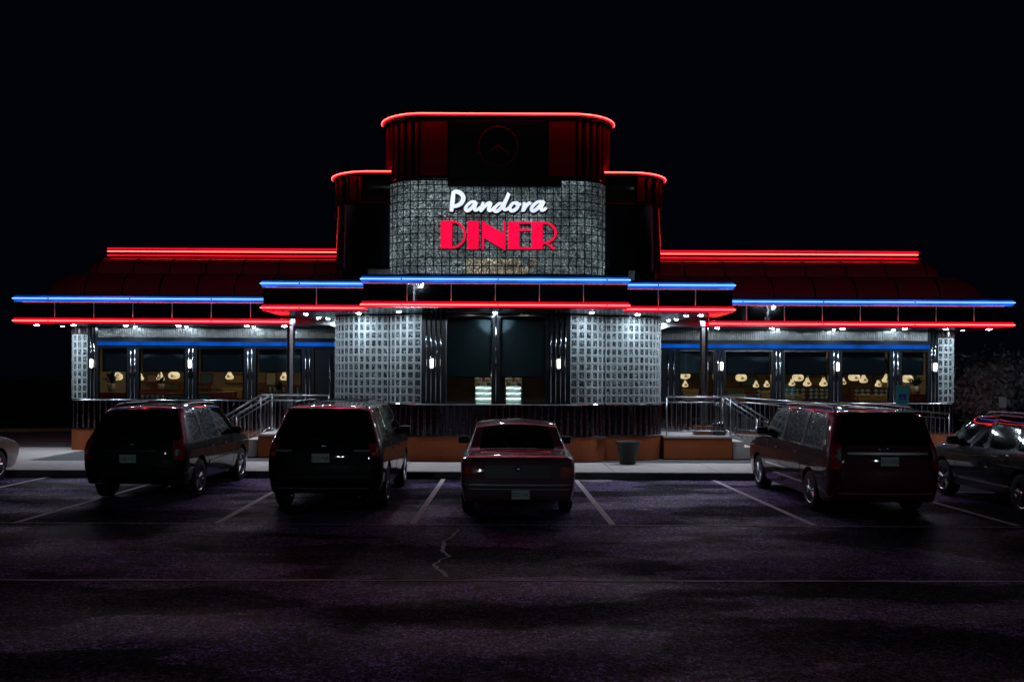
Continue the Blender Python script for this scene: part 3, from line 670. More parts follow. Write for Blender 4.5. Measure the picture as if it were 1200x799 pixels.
# ---- barrel roofs over the wings
tier1 = [(0, 4.38), (-0.03, 4.62), (-0.12, 4.84), (-0.28, 5.03), (-0.50, 5.16), (-0.80, 5.23)]
tier2 = [(-0.82, 5.235), (-0.85, 5.42), (-0.95, 5.56), (-1.12, 5.67), (-1.38, 5.75), (-1.75, 5.79)]
for (xa, xb, sgn) in ((-12.72, -4.3, -1), (4.2, 13.55, 1)):
    ry = 25.15; rb = MB(); rb.box(min(xa, xb)+1.8, max(xa, xb)-1.8, ry+1.78, 32, 4.4, 5.78, 'black_matte'); roof = dl('roof', rb)
    corner_pt = (xa, ry) if sgn < 0 else (xb, ry)
    paths = []
    N = 8
    xs = [xa+(xb-xa)*k/N for k in range(N+1)]
    for k in range(N):
        g0 = 0.012
        p = [(xs[k]+g0, ry), (xs[k+1]-g0, ry)]
        for tr in (tier1, tier2):
            q = MB()
            if sgn < 0 and k == 0: q.sweep([(xa, 30), (xa, ry), (xs[1]-g0, ry)], tr, 'roofred', True)
            elif sgn > 0 and k == N-1: q.sweep([(xs[k]+g0, ry), (xb, ry), (xb, 30)], tr, 'roofred', True)
            else: q.sweep(p, tr, 'roofred', True)
            o = dl('roof_panel', q, roof)
            q = MB(); q.sweep([(xs[k+1]-0.02, ry), (xs[k+1]+0.02, ry)], [(d+0.012, z+0.012) for d, z in tr], 'black_matte')
            if k < N-1: dl('roof_seam', q, roof)
    q = MB(); ex0, ex1 = (xa+1.0, xb+0.05) if sgn < 0 else (xa-0.05, xb-1.05)
    ny = ry+1.62
    q.box(ex0, ex1, ny+0.03, ny+0.25, 5.76, 6.10, 'black_matte'); rail_o = dl('roof_edge_rail', q, roof)
    for zz, m in ((6.065, 'red_band'), (5.985, 'red_core'), (5.865, 'red_band')):
        q = MB(); q.tube([(ex0, ny, zz), (ex1, ny, zz)], 0.015, m, 8)
        dl('neon_tube', q, roof)
    e = ex1 if sgn < 0 else ex0
    q = MB(); q.tube([(e, ny, 6.065), (e+0.05*-sgn*-1, ny, 5.985), (e, ny, 5.30)], 0.014, 'red_dim', 6); dl('neon_tube', q, roof)
# ---- interior rooms
b = MB(); b.box(-12.2, 12.98, 25.62, 31.2, 0.70, 0.76, 'floor'); b.box(XL+.1, XR-.1, 22.9, 25.6, 0.70, 0.76, 'floor'); dl('interior_floor', b)
b = MB(); b.box(-12.2, -1.5, 31.0, 31.1, 0.76, 3.4, 'wallwarm'); b.box(-4.1, 4.1, 29.0, 29.1, 0.76, 3.9, 'wallmural'); b.box(1.3, 12.98, 31.0, 31.1, 0.76, 3.4, 'wallmural'); dl('interior_wall', b)
b = MB(); b.box(-12.2, 12.98, 25.72, 31.2, 3.3, 3.36, 'ceil'); dl('interior_ceiling', b)
b = MB(); b.box(-12.24, -12.14, 26.2, 31, 0.76, 3.3, 'wallwarm'); b.box(12.9, 13.0, 26.2, 31, 0.76, 3.3, 'wallwarm'); dl('end_wall', b)
b = MB(); b.box(-4.3, -4.2, 25.7, 31, 0.76, 3.3, 'black_matte'); b.box(4.15, 4.25, 25.7, 31, 0.76, 3.3, 'black_matte'); dl('partition_wall', b)
b = MB(); b.box(-12.2, SL, 31.101, 31.3, 0.1, 5.0, 'black_matte'); b.box(SR, 13.0, 31.101, 31.3, 0.1, 5.0, 'black_matte'); dl('rear_wall', b)
for x in [-11.9+k*0.62 for k in range(13)]+[4.6+k*0.62 for k in range(13)]:
    b = MB(); b.box(x, x+0.58, 30.93, 30.998, 0.77, 1.72, 'wood', 0.008); dl('wall_panelling', b)
b = MB(); b.box(-12.1, -4.4, 30.9, 30.998, 1.722, 1.80, 'bwood'); b.box(4.4, 12.8, 30.9, 30.998, 1.722, 1.80, 'bwood'); dl('panelling_rail', b)
# pale cornice visible above the shades on the right
b = MB(); b.box(4.4, 12.9, 29.3, 29.5, 2.95, 3.15, 'wallwarm'); dl('interior_cornice', b)

# ================================================================ SIGN
sign = thing('diner_sign', 'illuminated sign with white script Pandora above red art deco DINER letters', 'sign', (0, Yf-0.18, 6.0))
SO = Vector((0, Yf-0.18, 6.0))
sD = Yf-0.2
def sp(u, v):     # reading of the enlarged sign -> x,z on the sign plane
    px, py = 500+u/7.06, 210+v/7.06; return (X(px, sD), Z(px, py, sD))
def letter(name, polys):
    b = MB()
    for poly in polys:
        P = [sp(*q) for q in poly]; b.prism(P, -0.02, 0.02, 'sign_red')
        cx = sum(p[0] for p in P)/len(P); 
        b.prism([(x+0.015, z-0.02) for x, z in P], 0.021, 0.16, 'sign_side')
    b.v = [(x-SO.x, y, z-SO.z) for x, y, z in b.v]
    return b.build(name, sign)
def ell(cx, cy, rx, ry, a0, a1, n=14): return [(cx+rx*math.cos(a0+(a1-a0)*k/n), cy+ry*math.sin(a0+(a1-a0)*k/n)) for k in range(n+1)]
h = math.pi/2
def bowl(cx, cy, rx, ry, ix, iy, a0=-h, a1=h, n=14):      # crescent as quads
    o = ell(cx, cy, rx, ry, a0, a1, n); i = ell(cx, cy, ix, iy, a0, a1, n)
    return [[o[k], o[k+1], i[k+1], i[k]] for k in range(n)]
letter('letter_d', [[(110, 342), (205, 343), (205, 572), (110, 571)]]+bowl(205, 457.5, 115, 114.5, 96, 101))
letter('letter_i', [[(330, 345), (425, 345), (425, 577), (330, 577)]])
letter('letter_n', [[(452, 342), (468, 352), (468, 580), (452, 580)], [(468, 352), (620, 443), (640, 586), (468, 484)], [(628, 348), (648, 348), (648, 586), (628, 580)], [(620, 443), (628, 448), (628, 580), (640, 586)]])
letter('letter_e', [[(668, 350), (762, 350), (762, 577), (668, 577)], [(762, 350), (855, 350), (850, 366), (762, 366)], [(762, 411), (846, 411), (846, 427), (762, 427)], [(762, 562), (856, 562), (858, 577), (762, 577)]])
letter('letter_r', [[(862, 350), (955, 350), (955, 577), (862, 577)]]+bowl(955, 443, 118, 93, 98, 77, -h, h)+[[(965, 520), (985, 520), (1060, 572), (1052, 582), (1028, 572)]])
script = {
 'letter_p': [[(214, 108), (210, 160), (204, 215), (198, 268)], [(205, 118), (235, 104), (275, 118), (297, 155), (282, 195), (250, 218), (215, 226)]],
 'letter_a': [[(398, 188), (362, 190), (325, 222), (316, 250), (335, 260), (370, 235), (402, 192), (392, 228), (392, 255), (415, 252), (440, 230)]],
 'letter_n': [[(462, 190), (450, 225), (440, 262), (470, 228), (505, 200), (522, 205), (508, 240), (512, 260), (535, 252), (560, 228)]],
 'letter_d': [[(622, 205), (595, 203), (562, 232), (552, 258), (575, 266), (612, 235), (650, 170), (673, 118), (655, 165), (634, 218), (634, 250), (655, 250), (685, 228)]],
 'letter_o': [[(735, 195), (705, 202), (683, 235), (690, 260), (718, 258), (745, 232), (748, 205), (732, 196), (742, 210), (775, 206)]],
 'letter_r': [[(798, 192), (800, 215), (790, 262), (812, 228), (840, 200), (858, 206)]],
 'letter_a2': [[(955, 188), (915, 188), (872, 222), (860, 252), (878, 263), (915, 238), (962, 184), (945, 225), (942, 255), (962, 255), (985, 236)]]}
for nm, strokes in script.items():
    b = MB(); bd = MB()
    for st in strokes:
        pts = catmull([(p[0], p[1]) for p in st], 5); q = [sp(p.x, p.y) for p in pts]; nn = len(q)
        rr = [0.057*(1.0 if nm == 'letter_p' else 0.80)*(0.75+0.25*math.sin(math.pi*(k+0.5)/nn)) for k in range(nn)]
        b.tube([(x-SO.x, -0.03, z-SO.z) for x, z in q], rr, 'sign_white', 8, True, 0.5)
        bd.tube([(x-SO.x+0.02, 0.06, z-SO.z-0.03) for x, z in q], [r*1.35 for r in rr], 'sign_side', 8, True, 0.9)
    o = b.build('letter_a' if nm == 'letter_a2' else nm, sign); bd.build('letter_return', o)
# clock
ck = thing('wall_clock', 'round unlit clock outlined in dull red high on the tower front', 'clock', (X(582.5, Yf-0.1), Yf-0.1, Z(582, 173, Yf)))
b = MB(); b.lathe((0, 0, 0), [(0.51, 0.02), (0.51, -0.02), (0.485, -0.04), (0.475, 0.0)], 'redpanel', 40, 'y'); b.build('rim', ck)
b = MB(); b.lathe((0, 0.0, 0), [(0.0, 0.0), (0.46, 0.0)], 'black', 32, 'y'); b.build('dial', ck)
for (u, v) in ((-0.30, -0.21), (0.32, -0.22)):
    b = MB(); b.tube([(0, -0.05, 0.0), (u, -0.05, v)], [0.022, 0.010], 'redpanel', 6); b.build('hand', ck)
b = MB(); b.lathe((0, -0.06, 0), [(0, -0.01), (0.04, 0.0), (0.04, 0.04)], 'redpanel', 12, 'y'); b.build('hub', ck)
# ================================================================ LAMPS ON THE WALLS
def sconce(px, Y, z, label):
    t = thing('wall_lamp', label, 'wall lamp', (X(px, Y), Y, z), 'slim wall lamps on the facade pillars')
    b = MB(); b.box(-0.035, 0.035, -0.02, 0.03, -0.16, 0.14, 'steel', 0.006); b.build('back_plate', t)
    b = MB(); b.lathe((0, -0.06, 0), [(0.0, -0.12), (0.036, -0.12), (0.042, 0.10), (0.0, 0.10)], 'sconce', 12); b.build('lamp_tube', t)
    for zz in (-0.15, 0.11):
        b = MB(); b.lathe((0, -0.06, zz), [(0, 0), (0.05, 0), (0.05, 0.035), (0, 0.035)], 'chrome', 12); b.build('cap', t)
for px, Y, z, lb in [(108, 25.42, 2.62, 'slim lit wall lamp on the leftmost pillar beside the corner glass blocks'),
    (223, 25.44, 2.62, 'slim lit wall lamp on the pillar in the middle of the left wing windows'),
    (506, 22.58, 2.62, 'slim lit wall lamp on the black ribbed pillar left of the centre window'),
    (654.5, 22.58, 2.62, 'slim lit wall lamp on the black ribbed pillar right of the centre window'),
    (845, 25.44, 2.62, 'slim lit wall lamp on the pillar just right of the right canopy post'),
    (981, 25.44, 2.62, 'slim lit wall lamp on the pillar in the middle of the right wing windows'),
    (1095, 25.42, 2.62, 'slim lit wall lamp on the rightmost pillar beside the corner glass blocks')]: sconce(px, Y, z, lb)

# pendant lamps
def pendant(px, py, D, kind, label):
    z = Z(px, py, D); r = (0.172, 0.15, 0.12)[kind]
    t = thing('pendant_lamp', label, 'pendant lamp', (X(px, D), D, z), 'glowing pendant lamps over the booths')
    b = MB()
    if kind == 0: b.lathe((0, 0, 0), [(0.03, r*0.75), (r*0.45, r*0.68), (r*0.92, r*0.3), (r, -r*0.1), (r*0.85, -r*0.5), (r*0.4, -r*0.68), (0.0, -r*0.66)], 'pend', 14)
    else: b.lathe((0, 0, 0), [(0.03, r*1.1), (r*0.32, r*0.8), (r*0.45, r*0.4), (r*0.85, -r*0.2), (r*0.8, -r*0.6), (r*0.4, -r*0.8), (0.0, -r*0.78)], 'pend', 14)
    b.build('lamp_shade', t)
    b = MB(); b.lathe((0, -r*0.86, -r*0.15), [(0, -0.05), (0.045, -0.03), (0.05, 0.02), (0.0, 0.05)], 'pend2', 8); b.build('dim_centre', t)  # dim spot on the front puts in the lamp's darker centre
    b = MB(); b.tube([(0, 0, r), (0, 0, 3.28-z)], 0.008, 'black_matte', 5); b.lathe((0, 0, r*1.0), [(0.05, 0), (0.04, 0.05), (0, 0.06)], 'chrome', 10); b.build('cord', t)
PL = [(137, 441, 27.0, 0, 'wide glowing pendant lamp above the pot plant in the leftmost window'),
 (188, 441.5, 28.5, 1, 'bell-shaped glowing pendant lamp above the striped seat in the second window'),
 (204, 439.5, 27.5, 0, 'round glowing pendant lamp at the right of the second window from the left'),
 (165, 442, 30, 2, 'small glowing pendant lamp at the left edge of the second window from the left'),
 (269, 440, 28, 1, 'glowing pendant lamp in the third window from the left above a maroon seat'),
 (333, 441, 28, 1, 'glowing pendant lamp beside the left canopy post'),
 (802.5, 439.5, 27.5, 0, 'round glowing pendant lamp just left of the right canopy post'),
 (803, 450, 30, 2, 'small low pendant lamp below the round one left of the right canopy post'),
 (868.5, 442, 27, 0, 'round glowing pendant lamp alone in the left half of the first full right wing window'),
 (886, 450.5, 30, 2, 'small pendant lamp in the middle of the first full right wing window'),
 (898.5, 450, 30, 2, 'small pendant lamp at the right of the first full right wing window'),
 (928, 448.5, 29, 2, 'small bell pendant lamp at the left of the window between the two middle pillars'),
 (935, 442, 27, 0, 'wide pendant lamp highest of the group in the window between the two middle pillars'),
 (946, 448, 28.5, 1, 'bell pendant lamp in the middle of the window between the two middle pillars'),
 (965, 448, 28.5, 1, 'bell pendant lamp at the right of the window between the two middle pillars'),
 (988, 447, 30, 2, 'small pendant lamp half hidden behind the lamp pillar of the right wing'),
 (1001, 441.5, 27, 0, 'round glowing pendant lamp in the window left of the teal parking sign'),
 (1012, 444, 28.5, 1, 'bell pendant lamp next to the round one left of the teal parking sign'),
 (1029, 449.5, 30.3, 2, 'small low pendant lamp in the window left of the teal parking sign'),
 (1038.5, 443.5, 28.5, 1, 'bell pendant lamp at the right edge of the window left of the teal parking sign'),
 (1063.5, 443.5, 27, 0, 'round glowing pendant lamp above the teal parking sign')]
for a in PL: pendant(*a)

# ================================================================ FURNITURE SEEN THROUGH THE WINDOWS
FZ = 0.76
def booth(pxa, pxb, D, ztop, style, label, seat=True):
    xa, xb = X(pxa, D), X(pxb, D); t = thing('booth', label, 'booth', ((xa+xb)/2, D, FZ), 'upholstered booths behind the windows'); hw = (xb-xa)/2; H = ztop-FZ
    b = MB(); b.box(-hw, hw, 0.0, 0.14, 0.0, H-0.08, 'wood'); b.build('frame', t)
    b = MB(); b.box(-hw-0.02, hw+0.02, -0.02, 0.16, H-0.078, H, 'wood' if style != 'tan' else 'tan', 0.015); b.build('top_rail', t)
    b = MB(); n = max(2, round(2*hw/0.075))
    for k in range(n):
        x0 = -hw+2*hw*k/n; m = {'teal': 'teal', 'maroon': 'maroon', 'tan': 'tan', 'stripe': 'strw' if k % 2 else 'strd'}[style]
        b.box(x0+0.004, x0+2*hw/n-0.004, -0.06, -0.002, H*0.40, H-0.085, m, 0.012)
    b.build('backrest', t)
    if style == 'diamond': pass
    b = MB(); b.box(-hw, hw, -0.55, -0.065, 0.36, 0.48, 'maroon' if style != 'teal' else 'teal', 0.03); b.build('seat', t)
def diamond_booth(pxa, pxb, D, ztop, label):
    xa, xb = X(pxa, D), X(pxb, D); t = thing('booth', label, 'booth', ((xa+xb)/2, D, FZ), 'upholstered booths behind the windows'); hw = (xb-xa)/2; H = ztop-FZ
    b = MB(); b.box(-hw, hw, 0, 0.14, 0, H, 'wood'); b.build('frame', t)
    b = MB(); n = max(3, round(2*hw/0.17)); rows = 3; w_ = 2*hw/n; hh = 0.12
    b.box(-hw, hw, -0.03, -0.004, H-0.05-rows*hh, H-0.03, 'strd')
    for r in range(rows):
        for k in range(n):
            cx = -hw+w_*(k+0.5); cz = H-0.05-hh*(r+0.5)
            b.add([(cx, -0.034, cz+hh*.46), (cx-w_*.46, -0.034, cz), (cx, -0.034, cz-hh*.46), (cx+w_*.46, -0.034, cz), (cx, -0.055, cz)], [(0, 1, 4), (1, 2, 4), (2, 3, 4), (3, 0, 4)], 'strw' if (k+r) % 2 else 'cream')
    b.build('backrest', t)
    b = MB(); b.box(-hw, hw, -0.55, -0.06, 0.36, 0.5, 'tan', 0.03); b.build('seat', t)
booth(163, 193, 26.6, Z(178, 459.5, 26.6), 'stripe', 'booth seat with pale and dark vertical stripes in the second window from the left')
booth(196, 214, 26.9, Z(200, 459.8, 26.9), 'teal', 'short teal booth seat beside the striped seat in the second window')
booth(230, 247, 26.6, Z(240, 459.8, 26.6), 'teal', 'teal booth seat at the left of the third window from the left')
booth(248, 276, 26.9, Z(262, 458.8, 26.9), 'maroon', 'maroon booth seat under the pendant lamp in the third window from the left')
booth(303, 316, 26.6, Z(310, 459.5, 26.6), 'stripe', 'narrow striped booth seat at the left of the fourth window from the left')
booth(116, 149, 26.4, Z(130, 459.5, 26.4), 'maroon', 'dark maroon booth seat under the pot plant in the leftmost window')
booth(313, 356, 29.2, Z(330, 450.5, 29.2), 'stripe', 'pale fluted counter front behind the seated diner')
for a in [(917, 944, 28.2, 452.5, 'grey diamond patterned booth at the left of the window between the two middle pillars'), (947, 972, 28.2, 452.5, 'grey diamond patterned booth at the right of the window between the two middle pillars'),
          (1000, 1020, 28.0, 453.5, 'grey diamond patterned booth left of two in the window beside the teal sign'), (1023, 1042, 28.0, 453.5, 'grey diamond patterned booth nearest the teal sign'), (886, 905, 28.4, 454, 'diamond patterned booth in the first full right wing window')]:
    diamond_booth(a[0], a[1], a[2], Z(a[0], a[3], a[2]), a[4])
for a in [(850, 873, 26.6, 462, 'tan topped booth seat beside the lamp pillar right of the right post'), (892, 905, 26.7, 458.5, 'tan booth seat at the right end of the first full right wing window'), (921, 940, 26.6, 462.5, 'tan booth seat in the window between the two middle pillars'),
          (1006, 1041, 26.6, 462, 'long tan booth seat in the window beside the teal sign')]:
    booth(a[0], a[1], a[2], Z(a[0], a[3], a[2]), 'tan', a[4])
booth(1062, 1086, 26.4, Z(1074, 461.5, 26.4), 'maroon', 'dark maroon booth seat under the pot plant in the rightmost window')
for (pa, pb, D_, py_, st, lb) in [(168, 186, 29.6, 454.5, 'tan', 'tan topped booth in the back row of the second window from the left'), (234, 256, 29.6, 454, 'teal', 'teal booth in the back row of the third window from the left'), (262, 284, 29.4, 454.5, 'tan', 'tan topped booth in the back row under the pendant of the third window'),
        (800, 818, 29.4, 456, 'tan', 'tan topped booth in the back row left of the right canopy post'), (852, 872, 29.6, 455, 'teal', 'teal booth in the back row of the first full right wing window'), (1060, 1080, 29.5, 456, 'tan', 'tan topped booth in the back row behind the teal sign')]:
    booth(pa, pb, D_, Z(pa, py_, D_), st, lb)
# pictures on the back wall
for k, (px, w_, h_, lb) in enumerate([(176, 0.5, 0.34, 'small framed picture on the back wall of the second window'), (242, 0.42, 0.42, 'square framed picture at the left of the third window'), (276, 0.7, 0.36, 'wide framed picture on the back wall of the third window'), (318, 0.4, 0.5, 'tall framed picture on the back wall behind the seated diner'), (878, 0.6, 0.36, 'framed picture on the back wall of the first full right wing window'), (955, 0.5, 0.36, 'framed picture behind the pendant group between the middle pillars')]):
    x = X(px, 30.98); t = thing('picture', lb, 'picture', (x, 30.98, 2.18), 'framed pictures on the back wall')
    b = MB(); b.box(-w_/2, w_/2, -0.03, 0.0, -h_/2, h_/2, 'bwood', 0.01); b.build('frame', t)
    b = MB(); b.box(-w_/2+0.05, w_/2-0.05, -0.036, -0.031, -h_/2+0.05, h_/2-0.05, ('cream', 'teal', 'tan')[k % 3]); b.build('print', t)
# mahogany divider frames with glass
def divider(pxa, pxb, D, zt, zb, posts, label):
    xa, xb = X(pxa, D), X(pxb, D); t = thing('booth_divider', label, 'divider', (xa, D, FZ), 'mahogany framed booth dividers')
    b = MB(); b.box(0, xb-xa, -0.03, 0.03, zt-FZ-0.06, zt-FZ, 'wood'); b.build('top_rail', t)
    b = MB(); b.box(0, xb-xa, -0.031, 0.031, zb-FZ-0.05, zb-FZ, 'wood'); b.box(0, xb-xa, -0.02, 0.02, 0, zb-FZ-0.051, 'wood'); b.build('lower_panel', t)
    for p in posts:
        b = MB(); xx = X(p, D)-xa; b.box(xx-0.03, xx+0.03, -0.035, 0.035, zb-FZ+.001, zt-FZ-0.061, 'wood'); b.build('post', t)
    b = MB(); b.box(0.03, xb-xa-0.03, -0.004, 0.004, zb-FZ+.001, zt-FZ-0.061, 'pane'); b.build('glass_panel', t)
divider(163, 217, 27.6, Z(190, 447, 27.6), Z(190, 456, 27.6), (179, 183, 211), 'mahogany framed glass divider behind the striped seat in the second window')
divider(231, 247, 27.6, Z(240, 448, 27.6), Z(240, 459, 27.6), (246,), 'mahogany divider behind the teal seat in the third window')
divider(301, 312, 27.6, Z(310, 448, 27.6), Z(310, 459, 27.6), (311,), 'mahogany divider at the left of the fourth window')
divider(1058, 1086, 27.8, Z(1070, 453, 27.8), Z(1070, 460, 27.8), (1080,), 'mahogany divider in the rightmost window')
# pot plants on the seat backs
def pot_plant(px, D, pz0, h, r, label, leaves=60):
    z0 = Z(px, pz0, D); t = thing('pot_plant', label, 'pot plant', (X(px, D), D, z0))
    b = MB(); b.lathe((0, 0, 0), [(0, 0), (r*0.72, 0), (r, h), (r*0.9, h), (r*0.85, h-0.03), (0, h-0.03)], 'cream', 16); b.build('pot', t)
    b = MB()
    for k in range(leaves):
        a = random.uniform(0, 6.28); e = random.uniform(0.2, 1.4); L = random.uniform(0.2, 0.42); d = Vector((math.cos(a)*math.cos(e), math.sin(a)*math.cos(e), math.sin(e))); p = Vector((0, 0, h-0.03))+d*random.uniform(0, 0.2)
        s = d.cross(Vector((0, 0, 1))).normalized()*0.03; q = p+d*L*0.5+Vector((0, 0, 0.02)); b.add([p, q+s, p+d*L-Vector((0, 0, 0.06)), q-s], [(0, 1, 2, 3)], 'leafdark')
    o = b.build('foliage', t)
pot_plant(130.5, 26.45, 458.5, 0.24, 0.12, 'house plant in a cream pot behind the leftmost window')
pot_plant(1073.5, 26.45, 462.3, 0.25, 0.15, 'house plant in a cream pot behind the rightmost window')
pot_plant(189, 27.4, 456, 0.17, 0.10, 'small pale pot on the divider in the second window from the left', 14)

# lit cake display behind the centre window
def display(pxa, pxb, label):
    D = 26.0; xa, xb = X(pxa, D), X(pxb, D); W_ = xb-xa; t = thing('cake_display', label, 'display case', (xa, D, FZ), 'lit cake display cases behind the centre window'); zt = Z(580, 452, D)-FZ
    b = MB(); b.box(0, W_, 0.5, 0.55, 0, 1.9, 'white'); b.box(0, 0.03, 0, 0.5, 0, zt, 'steel'); b.box(W_-0.03, W_, 0, 0.5, 0, zt, 'steel'); b.build('case', t)
    for k in range(4):
        z = 0.62+k*0.155
        b = MB(); b.box(0.031, W_-0.031, 0.02, 0.49, z, z+0.02, 'white'); s = b.build('shelf', t)
        b = MB(); b.box(0.04, W_-0.04, 0.46, 0.49, z+0.10, z+0.125, 'lot_case'); b.build('lamp_strip', s)
    for k in range(3):
        b = MB(); r = 0.07; cx = W_*(0.2+0.3*k); m = ('tan', 'cream', 'maroon')[k]; b.lathe((cx, 0.2, zt), [(0, 0), (r, 0), (r, 0.09), (0, 0.1)], m, 12); b.build('cake', t)
    b = MB()
    for k in range(5): b.box(W_*k/5+0.01, W_*(k+1)/5-0.01, 0.3, 0.46, zt+0.12, zt+0.20+0.03*(k % 3), ('tan', 'cream', 'orange')[k % 3])
    b.build('pastry_row', t)
    b = MB(); b.box(0, W_, 0.47, 0.49, zt+0.30, zt+0.32, 'lot_case2'); b.build('lamp_strip', t)
    b = MB(); b.tube([(0, -0.02, zt-0.35), (W_, -0.02, zt-0.12)], 0.008, 'black', 5); b.tube([(0, -0.02, zt-0.12), (W_, -0.02, zt)], 0.008, 'black', 5); b.build('door_edge', t)
M['lot_case'] = emit('display_strip', (0.75, 1.0, 0.95), 4.5); M['lot_case2'] = emit('display_warm_strip', (1.0, 0.72, 0.4), 5.0)
display(556, 577, 'lit cake display case left of the centre mullion'); display(592, 612, 'lit cake display case right of the centre mullion')

M['fill_lamp'] = emit('hidden_fill_glow', (1.0, 0.80, 0.55), 30.0)  # added lamps, hidden above the windows, to brighten the interior
for k, x in enumerate((-11, -9, -7, 5.8, 8, 10.2, 12)):
    for yy in (25.95, 29.0):
        b = MB(); b.lathe((x, yy, 3.285), [(0, -0.03), (0.12, -0.02), (0.15, 0.0)], 'fill_lamp', 14); dl('hidden_fill_lamp', b)
for x in (-0.8, 0.7):  # unseen extra pair, added to brighten the centre room
    b = MB(); b.lathe((x, 25.1, 3.2), [(0, -0.03), (0.10, -0.02), (0.12, 0.0)], 'fill_lamp', 14); dl('hidden_fill_lamp', b)
# seated diner in the fourth window
def skin_body(name, chains, parent, m, sub=2):
    me = bpy.data.meshes.new(name); vs = []; es = []; rs = []
    idx = {}
    for ch in chains:
        prev = None
        for (p, r) in ch:
            key = tuple(round(c, 3) for c in p)
            if key not in idx: idx[key] = len(vs); vs.append(p); rs.append(r)
            i = idx[key]
            if prev is not None and prev != i: es.append((prev, i))
            prev = i
    me.from_pydata(vs, es, []); o = bpy.data.objects.new(name, me); C.objects.link(o)
    o.modifiers.new('skin', 'SKIN'); 
    for i, v in enumerate(me.skin_vertices[0].data): v.radius = (rs[i], rs[i]); v.use_root = (i == 0)
    s = o.modifiers.new('sub', 'SUBSURF'); s.levels = sub; s.render_levels = sub
    m2 = bpy.data.meshes.new_from_object(o.evaluated_get(bpy.context.evaluated_depsgraph_get())); bpy.data.objects.remove(o)
    m2.materials.clear(); m2.materials.append(M[m])
    for p in m2.polygons: p.use_smooth = True
    return link(name, m2, parent)
D = 27.3
pe = thing('person', 'dark haired diner seated with back to the window in a grey jacket', 'person', (X(326, D), D, FZ+0.48))
skin_body('body', [[((0, 0, 0.05), 0.15), ((0, 0.02, 0.30), 0.15), ((0, 0.0, 0.50), 0.15), ((0, 0.02, 0.60), 0.06), ((0, 0.04, 0.66), 0.055), ((0, 0.03, 0.75), 0.085), ((0, 0.03, 0.82), 0.07)],
    [((0, 0, 0.50), 0.15), ((-0.19, 0, 0.50), 0.06), ((-0.25, 0.05, 0.25), 0.05), ((-0.18, 0.28, 0.2), 0.038), ((-0.14, 0.36, 0.2), 0.035)],
    [((0, 0, 0.50), 0.15), ((0.19, 0, 0.50), 0.06), ((0.25, 0.05, 0.25), 0.05), ((0.18, 0.28, 0.2), 0.038), ((0.14, 0.36, 0.2), 0.035)],
    [((0, 0, 0.05), 0.15), ((-0.12, 0.1, 0.03), 0.09), ((-0.12, 0.45, 0.05), 0.065), ((-0.12, 0.47, -0.4), 0.045), ((-0.12, 0.58, -0.44), 0.04)],
    [((0, 0, 0.05), 0.15), ((0.12, 0.1, 0.03), 0.09), ((0.12, 0.45, 0.05), 0.065), ((0.12, 0.47, -0.4), 0.045), ((0.12, 0.58, -0.44), 0.04)]], pe, 'cloth')
b = MB(); b.lathe((0, 0.02, 0.76), [(0.0, -0.12), (0.09, -0.10), (0.115, 0.0), (0.11, 0.07), (0.06, 0.12), (0.0, 0.13)], 'hair', 14); b.build('hair', pe)
# the low bench the diner sits on
booth(318, 335, 27.75, FZ+0.52, 'maroon', 'low maroon bench the seated diner sits on')

# ================================================================ LANDINGS, STAIRS, RAILS
LZ = 0.75; PY = 23.62
def landing(xa, xb, y0, y1, name='entrance_landing'):
    b = MB(); b.box(xa, xb, y0, y1, 0.151, LZ-0.05, 'orange'); o = tag(b.build(name), kind='structure')
    b = MB(); b.box(xa-0.02, xb+0.02, y0-0.02, y1, LZ-0.049, LZ, 'concrete'); b.build('landing_slab', o); return o
landing(-6.35, SL-0.03, PY, Yw-0.08); landing(SR+0.03, 6.15, PY, Yw-0.08)
def stairs(xtop, sgn, label):
    t = thing('stairs', label, 'stairs', (xtop, PY+0.02, 0.15))
    for k in range(3):
        b = MB(); b.box(min(0.3*k*sgn, 0.3*(k+1)*sgn)+(.001), max(0.3*k*sgn, 0.3*(k+1)*sgn), 0.02, 1.25, 0.001, 0.45-0.15*k, 'concrete'); b.build('step', t)
stairs(-6.38, -1, 'concrete steps going down leftwards from the left landing'); stairs(6.18, 1, 'concrete steps going down rightwards from the right landing')
def railing(name, pts, label, post_every=1.3, bal=0.13, ends=True, h=1.02, group='galvanised handrails by the entrances', low=0.13):
    # pts: floor points along the run
    t = thing(name, label, 'handrail', pts[0], group); O = Vector(pts[0]); P = [Vector(p)-O for p in pts]
    up = Vector((0, 0, h))
    q = [p+up for p in P]
    b = MB(); b.tube(q, 0.024, 'rail', 8); b.build('top_rail', t)
    for hh, r in ((low, 0.016), (h-0.13, 0.016)):
        b = MB(); b.tube([p+Vector((0, 0, hh)) for p in P], r, 'rail', 6); b.build('lower_rail' if hh == low else 'upper_rail', t)
    dist = 0
    for i in range(len(P)-1):
        L = (P[i+1]-P[i]).length; n = max(1, round(L/bal))
        for k in range(n+1):
            p = P[i].lerp(P[i+1], k/n)
            if k in (0, n):
                if k == 0 and i > 0: continue
                b = MB(); b.tube([p, p+up*0.995], 0.022, 'rail', 8); b.build('post', t)
            else:
                b = MB(); b.tube([p+Vector((0, 0, low)), p+Vector((0, 0, h-0.13))], 0.010, 'rail', 5, False); b.build('baluster', t)
ry0, ry1 = PY+0.06, PY+1.25
railing('handrail', [(SL-0.1, ry0, LZ), (-6.3, ry0, LZ), (-7.28, ry0, 0.16)], 'handrail along the front of the left landing and down the steps')
railing('handrail', [(-6.3, ry1, LZ), (-7.28, ry1, 0.16)], 'handrail on the wall side of the left steps')
railing('handrail', [(SR+0.1, ry0, LZ), (6.12, ry0, LZ), (7.1, ry0, 0.16)], 'handrail along the front of the right landing and down the steps beside the round bin')
